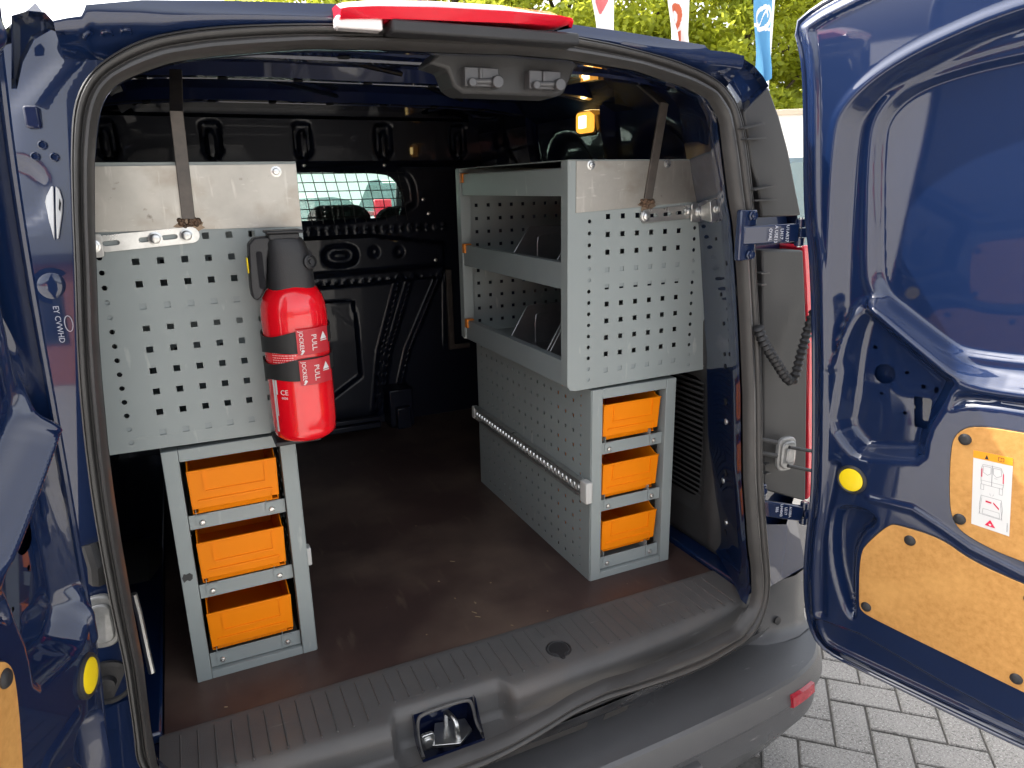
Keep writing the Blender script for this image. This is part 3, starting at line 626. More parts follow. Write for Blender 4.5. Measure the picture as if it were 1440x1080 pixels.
ci=[[0.9655, 1.15, 1.1618], [0.9791, 1.15, 1.1624], [0.9957, 1.15, 1.1694], [1.0241, 1.15, 1.162], [1.0501, 1.15, 1.1493], [1.0693, 1.15, 1.136], [1.0814, 1.15, 1.1235], [1.0576, 1.15, 1.1072], [1.0444, 1.15, 1.0938], [1.0323, 1.15, 1.109], [1.0127, 1.15, 1.1313], [0.9835, 1.15, 1.1502]]
m_=MB(); nq=len(cf)
for i in range(nq):
    j=(i+1)%nq; m_.add([cb[i],cb[j],cf[j],cf[i]],[(0,1,2,3)]); m_.add([cf[i],cf[j],ci[j],ci[i]],[(0,1,2,3)])
m_.add(ci,[tuple(range(nq))]); m_.obj('upper_corner_panel',BLUE,van,smooth=70)
cf=[[-0.143, 1.11, 1.1554], [-0.1244, 1.11, 1.1622], [-0.1075, 1.11, 1.1618], [-0.0989, 1.11, 1.1505], [-0.089, 1.11, 1.1367], [-0.104, 1.11, 1.1422], [-0.124, 1.11, 1.1298], [-0.1404, 1.11, 1.1033], [-0.1516, 1.11, 1.0729], [-0.1576, 1.11, 1.0727]]
cb=[[-0.1482, 1.15, 1.1629], [-0.1289, 1.15, 1.1699], [-0.1114, 1.15, 1.1696], [-0.1025, 1.15, 1.1579], [-0.0923, 1.15, 1.1436], [-0.1078, 1.15, 1.1493], [-0.1285, 1.15, 1.1364], [-0.1455, 1.15, 1.1089], [-0.1571, 1.15, 1.0774], [-0.1632, 1.15, 1.0772]]
ci=[[-0.145, 1.14, 1.1547], [-0.1289, 1.14, 1.1615], [-0.1137, 1.14, 1.1617], [-0.1072, 1.14, 1.1549], [-0.1035, 1.14, 1.1494], [-0.1113, 1.14, 1.1489], [-0.1296, 1.14, 1.1395], [-0.1464, 1.14, 1.1124], [-0.1553, 1.14, 1.0871], [-0.1566, 1.14, 1.0888]]
m_=MB(); nq=len(cf)
for i in range(nq):
    j=(i+1)%nq; m_.add([cb[i],cb[j],cf[j],cf[i]],[(0,1,2,3)]); m_.add([cf[i],cf[j],ci[j],ci[i]],[(0,1,2,3)])
m_.add(ci,[tuple(range(nq))]); m_.obj('upper_corner_panel',BLUE,van,smooth=70)
# ---- tail lamps: inner cover, ribs, lens
for s in (1,-1):
    mx=lambda p:(CX+s*(p[0]-CX),p[1],p[2])
    if s<0: mx=lambda p:(.93-p[0],p[1],p[2])
    up_=[[1.0771, 1.125, 1.1204], [1.0206, 1.125, 1.0766], [1.0211, 1.125, 1.0676], [1.0481, 1.125, 0.9775], [1.066, 1.125, 0.9435], [1.0774, 1.125, 0.9034], [1.084, 1.125, 0.8738], [1.193, 1.125, 0.8743], [1.1731, 1.125, 0.9235], [1.1425, 1.125, 1.0029], [1.1119, 1.125, 1.0655]]
    lo_=[[1.0925, 1.125, 0.8079], [1.1287, 1.125, 0.4846], [1.1511, 1.125, 0.261], [1.289, 1.125, 0.2028], [1.2466, 1.125, 0.5851], [1.2072, 1.125, 0.8017]]
    pts=[[[1.0, 1.11, 1.0418], [1.0575, 1.11, 1.0516]], [[1.0069, 1.11, 1.0226], [1.0637, 1.11, 1.0257]], [[1.035, 1.11, 0.929], [1.0951, 1.11, 0.936]], [[1.0387, 1.11, 0.9087], [1.1037, 1.11, 0.9084]], [[1.0672, 1.11, 0.7645], [1.098, 1.11, 0.7624]], [[1.0694, 1.11, 0.7411], [1.0907, 1.11, 0.7395]], [[1.1228, 1.11, 0.3366], [1.142, 1.11, 0.333]], [[1.1251, 1.11, 0.3139], [1.1465, 1.11, 0.3097]]]
    for q_,poly in enumerate((up_,lo_) if s>0 else ()):
        m_=MB(); m_.ring([[mx(p) for p in poly],[mx((p[0],p[1]+.05,p[2])) for p in poly]]); tl=m_.obj('lamp_cover',TRIM,van,bevel=.004)
        for k,(a,b_) in enumerate(pts):
            if (k<4)!=(q_==0): continue
            q=MB(); q.bar(mx(a),mx((b_[0],b_[1]+.008,b_[2])),.022,.003); q.obj('cover_rib',TRIM,tl)
    rl=[[1.2207, 1.14, 0.8104], [1.2643, 1.14, 0.5802], [1.3098, 1.14, 0.1921], [1.3436, 1.14, 0.2133], [1.3, 1.14, 0.5761], [1.2564, 1.14, 0.8086]]
    m_=MB(); m_.ring([[mx(p) for p in rl],[mx((p[0]+.01,p[1]+.09,p[2])) for p in rl]]); m_.obj('tail_lamp',LENS,van,bevel=.006)
    sdw=[(1.23,.93),(1.26,.87),(1.345,.6),(1.378,.3),(1.378,-.35)]
    m_=MB()
    for i in range(len(sdw)-1):
        (a,za),(b_,zb)=sdw[i],sdw[i+1]; m_.add([mx((a,1.20,za)),mx((a+.02,4.0,za)),mx((b_+.02,4.0,zb)),mx((b_,1.20,zb))],[(0,1,2,3)])
    m_.add([mx((1.23,1.22,.93)),mx((1.175,1.25,1.10)),mx((1.175,4,1.12)),mx((1.25,4,.93))],[(0,1,2,3)])
    m_.add([mx((1.175,1.25,1.10)),mx((1.06,1.25,1.20)),mx((1.06,4,1.25)),mx((1.175,4,1.12))],[(0,1,2,3)])
    m_.obj('body_side',BLUE,van,smooth=60)
# ---- hinges, wiring conduit, check strap
def hinge(side,pts,wd,txt):
    mx=lambda p:Vector((CX+side*(p[0]-CX),p[1],p[2]))
    (ax,ay,az),(bx,by,bz)=pts
    m_=MB(); m_.bar(mx((ax-.02,ay+.01,az)),mx((bx,by,bz)),wd,.012,up=(0,1,0)); 
    m_.box(*sorted((mx((ax-.03,0,0)).x,mx((ax+.012,0,0)).x)),ay+.006,ay+.02,az-wd*1.35,az+wd*1.35)
    h=m_.obj('door_hinge',BLUE,van,bevel=.003)
    m_=MB()
    for a,b in ((-.72,-.28),(.28,.72)): m_.cyl(mx((bx+.006,by,bz+wd*a)),mx((bx+.006,by,bz+wd*b)),.010,n=14)
    m_.bar(mx((bx,by-.004,bz)),mx((bx+.03,by-.02,bz)),wd*.5,.014,up=(0,1,0)); m_.obj('hinge_knuckle',BLUE,h,bevel=.001)
    m_=MB(); m_.cyl(mx((bx+.006,by,bz-wd*.8)),mx((bx+.006,by,bz+wd*.8)),.005,n=10); m_.obj('hinge_pin',ZINC,h)
    for dz in (-1,1):
        m_=MB(); m_.lathe([(.0095,0),(.0095,.003),(.0075,.004),(.0075,.009),(.004,.010)],mx((ax-.004,ay+.004,az+dz*wd*1.05)),(0,-1,0),6); m_.obj('hinge_bolt',BLUE,h,smooth=20)
    # cast lettering, too worn to read in full
    if txt:
        d=(mx((bx,by,bz))-mx((ax,ay,az))).normalized()
        for k,tx in enumerate(txt):
            o_=mx((ax,ay,az))+d*(.030+.0125*k)+Vector((0,-.0075,0)); 
            link('cast_lettering',text_mesh('cast_lettering',tx,.0095,(o_,(0,0,-1),d),mat('cast_white',(.5,.52,.6),.5)),h)
hinge(1,[[1.0287, 1.085, 0.8431], [1.1238, 1.065, 0.8453]],.036,('OVAL','A USE13','LH17','U1AR37'))
hinge(1,[[1.104, 1.075, 0.2514], [1.2071, 1.06, 0.2176]],.036,('SSS','LH4043','LE17','A108A'))
m_=MB(); pth=chaikin([[1.0479, 1.075, 0.6602], [1.0666, 1.075, 0.6242], [1.1063, 1.075, 0.5788], [1.1386, 1.075, 0.539], [1.1601, 1.075, 0.5283], [1.1682, 1.075, 0.5634], [1.179, 1.075, 0.6087], [1.1886, 1.075, 0.6461], [1.2022, 1.075, 0.6828]],2,False); pth=resample(pth,110,False)
m_.tube([tuple(p) for p in pth],[.0095+.0022*math.sin(k*1.55) for k in range(110)],12); m_.obj('wiring_conduit',BLACKP,van,smooth=60)
c=tuple([[1.1821, 1.095, 0.353]][0])
m_=MB(); fr=(c,(1,0,0),(0,0,1))
for sc,t0,t1 in ((1,0,.012),(.8,-.006,0),(.45,-.012,-.006)):
    m_.ring([[Vector(c)+Vector((x*sc,t,z*sc)) for x,z in rrect(-.026,.026,-.040,.040,.018)] for t in (t0,t1)])
cs=m_.obj('check_strap_boot',GLASSY,van,bevel=.004)
m_=MB(); 
for pp in [[[1.1617, 1.072, 0.3814], [1.2502, 1.072, 0.3571]], [[1.1626, 1.072, 0.3377], [1.2568, 1.072, 0.3076]]]: m_.tube([pp[0],(pp[1][0],pp[1][1]-.015,pp[1][2])],.004,8)
for pp in [[[1.0868, 1.082, 0.4093], [1.133, 1.082, 0.3947]], [[1.09, 1.082, 0.3777], [1.1365, 1.082, 0.3625]]]: m_.tube([pp[0],pp[1]],.005,8)
m_.obj('check_strap_rod',TRIM,cs)
# left pillar fittings
def pil(px,off=0): return None
m_=MB(); q=on_panel([[-0.135, 0.8667, -0.4803]],plf)[0][0]-Vector((0,.012,0))
for sc,t0,t1 in ((1,0,.012),(.75,-.006,0)):
    m_.ring([[Vector(q)+Vector((x*sc,t,z*sc)) for x,z in rrect(-.020,.020,-.043,.043,.016)] for t in (t0,t1)])
m_.obj('check_strap_boot',GLASSY,van,bevel=.004)
q=[p for p,_ in on_panel([[-0.1359, 0.8303, -0.5405], [-0.137, 0.9851, -0.1036], [-0.1355, 0.8969, -0.421]],plf)]
m_=MB(); m_.lathe([(.036,0),(.036,.006),(.030,.007),(.028,.003),(.012,.003),(.010,.012),(.004,.013)],q[0],(0,-1,0),24); m_.obj('rubber_buffer',BLACKP,van)
m_=MB(); m_.lathe([(.025,0),(.025,.0015),(.018,.001),(.014,.004),(.008,.005)],q[1],(0,-1,0),24); m_.obj('blanking_plug',BLUE,van)
m_=MB(); m_.tube([(q[2][0],q[2][1],q[2][2]+.03),(q[2][0]+.004,q[2][1]-.01,q[2][2]),(q[2][0],q[2][1],q[2][2]-.03)],.014,10); m_.obj('wiring_conduit',BLACKP,van)
LF=[[-0.1203, 0.9927, 0.0088], [-0.1264, 0.992, -0.0013], [-0.129, 0.9916, -0.0084], [-0.1284, 0.9912, -0.0308], [-0.1269, 0.9906, -0.0519], [-0.1224, 0.9923, -0.0214], [-0.1182, 0.993, 0.0088]]
LF2=[[-0.1161, 0.9932, 0.0087], [-0.1128, 0.9936, 0.0055], [-0.1116, 0.9937, -0.0065], [-0.1144, 0.9932, -0.0216], [-0.1223, 0.9912, -0.0497], [-0.1242, 0.991, -0.0504], [-0.1207, 0.9925, -0.0214]]
for poly in (LF,LF2):
    poly=[tuple(p+Vector((0,-.004,0))) for p,_ in on_panel(poly,plf)]
    m_=MB(); m_.ring([poly,[(p[0],p[1]+.004,p[2]) for p in poly]]); m_.obj('pale_leaf_plate',mat('pale_plate',(.42,.43,.44),.35),van,bevel=.001)
m_=MB(); sl_=[p for p,_ in on_panel([[-0.1242, 0.9922, -0.0045], [-0.1266, 0.9919, -0.0084], [-0.1274, 0.9915, -0.0284], [-0.1252, 0.9919, -0.0213]],plf)]; m_.ring([[tuple(p+Vector((0,-.0048,0))) for p in sl_],[tuple(p) for p in sl_]]); m_.obj('leaf_slot',HOLE,van)
m_=MB(); sl_=[p for p,_ in on_panel([[-0.1145, 0.9934, -0.0048], [-0.1136, 0.9935, -0.0104], [-0.1161, 0.9931, -0.0192], [-0.1171, 0.993, -0.0167]],plf)]; m_.ring([[tuple(p+Vector((0,-.0048,0))) for p in sl_],[tuple(p) for p in sl_]]); m_.obj('leaf_slot',HOLE,van)
for p,_ in on_panel([[-0.1212, 0.9912, 0.0538], [-0.1118, 0.9929, 0.0408], [-0.1301, 0.9906, 0.0415]],plf):
    m_=MB(); m_.lathe([(.0058,0),(.0058,.003),(.0045,.004),(.003,.0015),(.002,.0015)],p,(0,-1,0),12); m_.obj('jamb_bolt',BLUE,van)
q=on_panel([[-0.1254, 0.9886, 0.0829]],plf)[0][0]-Vector((0,.008,0)); m_=MB(); m_.ring([[Vector(q)+Vector((x,t,z)) for x,z in rrect(-.009,.009,-.014,.014,.004)] for t in (0,.01)]); m_.obj('pillar_clip',BLUEIN,van,bevel=.003)
q=on_panel([[-0.1272, 0.9807, -0.1487]],plf)[0][0]-Vector((0,.001,0))
o_=Vector(q); link('cast_lettering',text_mesh('cast_lettering','EY CVWHD',.010,(o_+Vector((-.012,0,0)),(0,0,-1),(1,0,0)),mat('cast_white',(.35,.36,.42),.5)),van)
m_=MB(); m_.tube([Vector(q)+Vector((.008*math.cos(t)*.6,0,.011*math.sin(t))) for t in np.linspace(0,2*PI,20,endpoint=False)],.0007,5,close=True); m_.obj('cast_mark',mat('cast_white',(.35,.36,.42),.5),van)

# ---- rear doors, opened past a right angle; u runs from the hinge edge along the door
AO=math.radians(15.6)
def rear_door(side,P0,outer,du,dz,sticker):
    d=np.array([side*math.sin(AO),-math.cos(AO),0]); nrm=np.array([side*math.cos(AO),math.sin(AO),0])
    sh=lambda L:[(a+du,b+dz) for a,b in L]
    def at(u,z,h): return np.array([P0[0],P0[1],0])+u*d+(-h-.085*z)*nrm+np.array([0,0,z])
    def mfun(P,h): return np.array([P0[0],P0[1],0])+P[:,:1]*d+(-h-.085*P[:,1])[:,None]*nrm+np.stack([0*h,0*h,P[:,1]],1)
    ring_o=sh(chaikin([(.052,.80),(.050,1.03),(.069,1.073),(.122,1.116),(.196,1.149),(.319,1.184),(.50,1.20),(.575,1.17),(.585,1.05),(.585,.70),(.56,.625),(.40,.598),(.30,.60),(.262,.632),(.20,.674),(.145,.714),(.108,.70),(.068,.56),(.058,.68)],2))
    ring_i=sh(chaikin([(.109,.807),(.098,1.008),(.110,1.063),(.160,1.110),(.24,1.135),(.34,1.150),(.48,1.163),(.55,1.135),(.56,1.0),(.56,.70),(.53,.635),(.385,.622),(.294,.615),(.257,.630),(.217,.657),(.159,.695),(.118,.746)],2))
    panel=sh(chaikin([(.127,.807),(.111,1.008),(.121,1.055),(.164,1.092),(.234,1.111),(.317,1.121),(.46,1.132),(.53,1.105),(.54,1.0),(.54,.72),(.50,.658),(.376,.648),(.291,.646),(.261,.656),(.214,.687),(.160,.722),(.133,.758)],2))
    tri=sh(chaikin([(.086,.66),(.106,.738),(.142,.717),(.2,.674),(.256,.633),(.298,.606),(.291,.575),(.277,.533),(.263,.494),(.261,.431),(.20,.415),(.144,.403),(.115,.412),(.072,.460),(.080,.53)],1))
    oval=sh(chaikin([(.086,.269),(.108,.304),(.166,.312),(.195,.285),(.152,.227),(.156,.12),(.166,.03),(.135,.04),(.109,.102),(.092,.166)],2))
    belt=sh(chaikin([(.30,.59),(.40,.597),(.59,.60),(.59,.568),(.40,.567),(.31,.560),(.285,.54),(.285,.575)],2))
    circle=sh(circ(.157,.583,.0195,18)); rect=sh([(.213,.549),(.244,.551),(.248,.506),(.242,.491),(.219,.489)])
    small=[sh(circ(a,b,.0042,8)) for a,b in ((.135,.633),(.197,.593),(.154,.542),(.227,.571),(.200,.513))]+[sh(circ(.250,.569,.0045,8,.007))]
    ledge=sh([(.05,-.09),(.05,.0),(.17,.012),(.34,-.016),(.473,-.028),(.64,-.03),(.64,-.09)])
    def hfun(P):
        h=np.zeros(len(P))
        rim=-sdf(P,outer); h-=.012*(1-sm(rim,.004,.020)); h+=.004*(sm(rim,.018,.024)-sm(rim,.028,.036))
        dr=-sdf(P,ring_o); di=-sdf(P,ring_i)
        h-=.030*sm(dr,0,.030)
        h+=.003*(sm(dr,-.018,-.004)-sm(dr,-.002,.012))
        h+=.005*(sm(di,-.014,-.001)-sm(di,.003,.016))
        h-=.012*sm(-sdf(P,panel),-.004,.010)
        h-=emboss(P,tri,.036,.042); h-=emboss(P,oval,.022,.028); h-=emboss(P,belt,.016,.012)
        h+=.0*P[:,0]
        h-=.010*sm(-sdf(P,ledge),0,.010)
        h+=groove(P,sh([(.165,.331),(.246,.337),(.298,.317),(.349,.294),(.434,.275),(.60,.27)]),.012,.004)
        h-=groove(P,sh([(.095,.38),(.075,.20),(.085,.02)]),.016,.006)
        return h
    rd=hf('rear_door',outer,[circle,rect]+small,.0034,hfun,mfun,BLUE,van,smooth=55)
    # outer skin and folded edge
    o2=resample(np.array(outer),160)
    m_=MB(); L=[[tuple(at(u,z,-.014)) for u,z in o2],[tuple(at(u,z,-.030)) for u,z in o2],[tuple(at(u,z,-.062)) for u,z in o2]]
    m_.ring(L,cap=False); m_.add([L[2][i] for i in range(160)],[tuple(range(160))]); m_.obj('outer_skin',BLUE,rd,smooth=50)
    m_=MB(); m_.tube([tuple(at(u,z,-.014)) for u,z in o2],.0048,8,close=True); m_.obj('folded_edge',BLUE,rd)
    # fibreboard covers
    up_=sh(chaikin([(.307,.372),(.298,.48),(.305,.512),(.331,.531),(.401,.536),(.575,.54),(.575,.29),(.431,.302),(.384,.306),(.337,.320),(.318,.337)],2))
    low=sh(chaikin([(.170,.070),(.164,.085),(.158,.202),(.172,.235),(.207,.288),(.223,.295),(.301,.296),(.352,.271),(.436,.258),(.575,.25),(.575,.034),(.463,.043),(.19,.063)],2))
    fr=lambda h:(at(0,0,h),tuple(d),tuple(at(0,1,h)-at(0,0,h)))
    for nm,pl,rv in (('upper',up_,[(.319,.502),(.327,.347),(.56,.52),(.56,.31)]),('lower',low,[(.249,.271),(.180,.085),(.45,.235),(.45,.065)])):
        m_=MB(); m_.ring([[tuple(at(u,z,.004)) for u,z in pl],[tuple(at(u,z,.0005)) for u,z in pl]]); b=m_.obj('trim_board',BOARD,rd,bevel=.0008)
        for u,z in sh(rv):
            q=MB(); q.lathe([(.0105,0),(.0105,.0015),(.0085,.004),(.005,.0052)],at(u,z,.004),-nrm,18); q.obj('push_rivet',BLACKP,b)
        q=MB(); q.tube([tuple(at(u,z,.001)) for u,z in resample(np.array(pl),90)],.0018,6,close=True); q.obj('board_gap_seal',BLACKP,b)
    # yellow reflector in a black ring
    u,z=.129+du,.362+dz
    q=MB(); q.lathe([(.030,-.001),(.030,.004),(.026,.007),(.0235,.005),(.0235,.0)],at(u,z,0),-nrm,32); yr=q.obj('reflector_ring',BLACKP,rd)
    q=MB(); q.lathe([(.0235,0),(.0235,.0055),(.020,.0068),(.008,.0072)],at(u,z,0),-nrm,32); q.obj('yellow_reflector',YELLOW,yr)
    if sticker:
        Q=[(.334,.486),(.393,.488),(.405,.342),(.346,.345)]
        def S(s,t,h=.0046):
            u=(1-t)*((1-s)*Q[0][0]+s*Q[1][0])+t*((1-s)*Q[3][0]+s*Q[2][0]); z=(1-t)*((1-s)*Q[0][1]+s*Q[1][1])+t*((1-s)*Q[3][1]+s*Q[2][1]); return tuple(at(u,z,h))
        mats=[WHITE,mat('sticker_orange',(.85,.30,.01),.45),mat('ink_grey',(.25,.25,.27),.5),mat('ink_red',(.65,.01,.06),.5),mat('ink_black',(.02,.02,.02),.5)]
        m_=MB()
        def quad(pts,m,h): m_.add([S(a,b,h) for a,b in pts],[tuple(range(len(pts)))],m)
        quad([(0,0),(1,0),(1,1),(0,1)],0,.0043); quad([(0,0),(1,0),(1,.10),(0,.10)],1,.0046)
        def line(a,b,w_=.010,m=2):
            a=np.array(a);b=np.array(b);dd_=b-a;k=np.array([-dd_[1]*2.3,dd_[0]/2.3]);k=k/max(np.hypot(k[0]*.06,k[1]*.146),1e-6)*w_*.06/2
            quad([tuple(a+k),tuple(b+k),tuple(b-k),tuple(a-k)],m,.0048)
        def poly(L,w_=.010,m=2,close=True):
            for i in range(len(L) if close else len(L)-1): line(L[i],L[(i+1)%len(L)],w_,m)
        # warning triangle and handbook sign in the orange strip
        quad([(.30,.085),(.40,.085),(.35,.025)],4,.0049); poly([(.64,.03),(.78,.03),(.78,.075),(.64,.075)],.014,4); line((.71,.03),(.71,.075),.01,4)
        # van seen from behind, doors shut
        poly([(.26,.16),(.72,.16),(.78,.22),(.80,.36),(.78,.42),(.24,.42),(.22,.36),(.22,.22)]); line((.50,.15),(.50,.42),.014); poly([(.27,.18),(.47,.18),(.47,.26),(.38,.29),(.27,.26)]); poly([(.53,.18),(.72,.18),(.74,.26),(.62,.29),(.53,.26)])
        poly([(.22,.37),(.80,.37)],.008,2,False); poly([(.22,.42),(.22,.49),(.30,.49),(.30,.42)],.008); poly([(.70,.42),(.70,.50),(.78,.50),(.78,.42)],.008); line((.56,.31),(.64,.31),.008)
        quad([(.225,.22),(.25,.21),(.25,.32),(.225,.33)],3,.0049); quad([(.775,.22),(.80,.23),(.80,.35),(.775,.35)],3,.0049)
        # van with doors open and arrows
        poly([(.24,.57),(.76,.57),(.80,.70),(.78,.82),(.22,.82),(.20,.70)]); poly([(.30,.74),(.72,.74),(.74,.81),(.28,.81)],.008); line((.26,.60),(.20,.83),.008); line((.74,.60),(.80,.83),.008)
        for k in range(5): 
            a=.36+.03*k; quad([(a,.625+.012*abs(k-2)*.0+.01*k*.2),(a+.032,.622),(a+.032,.645),(a,.648)],3,.0049)
            a=.56+.03*k; quad([(a,.62+.012*k),(a+.032,.632+.012*k),(a+.032,.655+.012*k),(a,.643+.012*k)],3,.0049)
        line((.48,.545),(.46,.52),.008); line((.54,.545),(.56,.52),.008)
        quad([(.36,.955),(.64,.955),(.50,.865)],3,.0049); m_.add([S(.5+.035*math.cos(t),.93+.014*math.sin(t),.0051) for t in np.linspace(0,2*PI,8,endpoint=False)],[tuple(range(8))],0)
        for k in range(7): quad([(.925,.84+.017*k),(.955,.84+.017*k),(.955,.848+.017*k),(.925,.848+.017*k)],2,.0049)
        m_.obj('warning_sticker',mats,rd,smooth=5)
    return rd
OUTR=chaikin([(.02,1.247),(-.008,1.236),(-.034,1.223),(-.039,1.210),(-.034,1.195),(-.022,1.160),(-.014,1.088),(-.003,.884),(.014,.80),(.030,.606),(.045,.311),(.038,.20),(.036,.09),(.046,-.005),(.062,-.055),(.090,-.085),(.17,-.088),(.60,-.088),(.632,-.06),(.632,1.0),(.60,1.18),(.5,1.27),(.35,1.30),(.15,1.28)],2)
OUTR=[tuple(p) for p in OUTR]
rear_door(1,(1.17,1.05),OUTR,0,0,True)
OUTL=chaikin([(.10,1.27),(.082,1.22),(.078,1.072),(.077,.987),(.064,.847),(.035,.647),(.010,.454),(-.007,.33),(-.010,.12),(.0,-.03),(.03,-.10),(.10,-.12),(.50,-.12),(.54,-.09),(.54,1.0),(.51,1.15),(.42,1.24),(.3,1.29),(.18,1.30)],2)
OUTL=[tuple(p) for p in OUTL]
rear_door(-1,(-.195,1.05),OUTL,-.07,-.04,False)

# ---- cab in front of the bulkhead, seen through its window
m_=MB(); m_.box(-.30,1.26,2.84,4.35,-.10,-.06); m_.obj('cab_floor',FABRIC,van)
for s in (1,-1):
    mx=lambda x:CX+s*(x-CX)
    m_=MB(); m_.box(*sorted((mx(1.24),mx(1.30))),2.84,4.2,-.35,.66); m_.box(*sorted((mx(1.20),mx(1.26))),2.84,2.98,.66,1.18); m_.bar((mx(1.25),4.35,.62),(mx(1.10),3.62,1.16),.06,.05); m_.bar((mx(1.15),2.9,1.18),(mx(1.10),3.65,1.17),.06,.05); m_.obj('cab_side',BLACKIN,van,bevel=.01)
m_=MB(); m_.add([(-.15,2.84,1.22),(1.11,2.84,1.22),(1.08,3.62,1.18),(-.12,3.62,1.18)],[(0,1,2,3)]); m_.obj('cab_roof',BLACKIN,van)
m_=MB(); m_.add([(-.13,3.62,1.17),(1.09,3.62,1.17),(1.25,4.40,.60),(-.29,4.40,.60)],[(0,1,2,3)]); m_.obj('windscreen',TEAL,van)
m_=MB(); m_.ring([[(-.27,3.75,.10),(1.23,3.75,.10)][::-1]+[(-.27,3.75,.10)]]) if False else m_.prism([(3.78,.05),(3.76,.48),(3.85,.58),(4.10,.63),(4.40,.60),(4.42,.05)],((-.27,0,0),(0,1,0),(0,0,1)),1.50); m_.obj('dashboard',BLACKP,van,bevel=.02)
m_=MB(); m_.prism([(4.40,-.30),(4.40,.60),(4.75,.50),(5.05,.40),(5.15,.25),(5.15,-.30)],((-.34,0,0),(0,1,0),(0,0,1)),1.64); m_.obj('bonnet',BLUE,van,bevel=.05,seg=4)
m_=MB(); m_.tube([(0.05+.18*math.cos(t),3.62+.06*math.sin(t),.55+.17*math.sin(t)) for t in np.linspace(0,2*PI,28,endpoint=False)],.014,8,close=True); m_.obj('steering_wheel',BLACKP,van)
for sx in (.08,.88):
    m_=MB(); m_.prism(rrect(-.23,.23,0,.56,.06),((sx,3.12,.06),(1,0,0),(0,-.2,1)),.13); m_.prism(rrect(-.24,.24,0,.5,.05),((sx,3.05,.02),(1,0,0),(0,1,0)),.12); st_=m_.obj('front_seat',FABRIC,van,bevel=.03,seg=3)
    m_=MB(); m_.prism(rrect(-.125,.125,0,.17,.06),((sx,2.985,.70),(1,0,0),(0,-.1,1)),.08); m_.obj('headrest',FABRIC,st_,bevel=.02,seg=3)
m_=MB(); m_.prism(rrect(-.125,.125,0,.17,.06),((.615,3.02,.715),(1,0,0),(0,-.1,1)),.08); m_.prism(rrect(-.2,.2,0,.5,.06),((.615,3.14,.20),(1,0,0),(0,-.2,1)),.1); m_.obj('middle_seat',FABRIC,van,bevel=.02,seg=3)
# wheels
for x in (-.30,1.26):
    for y in (1.95,4.45):
        s=1 if x>CX else -1
        m_=MB(); m_.lathe([(.20,-.10),(.29,-.10),(.315,-.07),(.315,.07),(.29,.10),(.20,.10)],(x-s*.06,y,-.275),(1,0,0),32); wh=m_.obj('wheel',TYRE,van)
        m_=MB(); m_.lathe([(.20,-.03),(.19,.03),(.07,.06),(.06,.07)],(x-s*.06,y,-.275),(s,0,0),20); m_.obj('wheel_rim',ALU,wh)
m_=MB(); m_.box(-.26,1.22,1.15,4.9,-.40,-.30); m_.obj('underbody',HOLE,van)
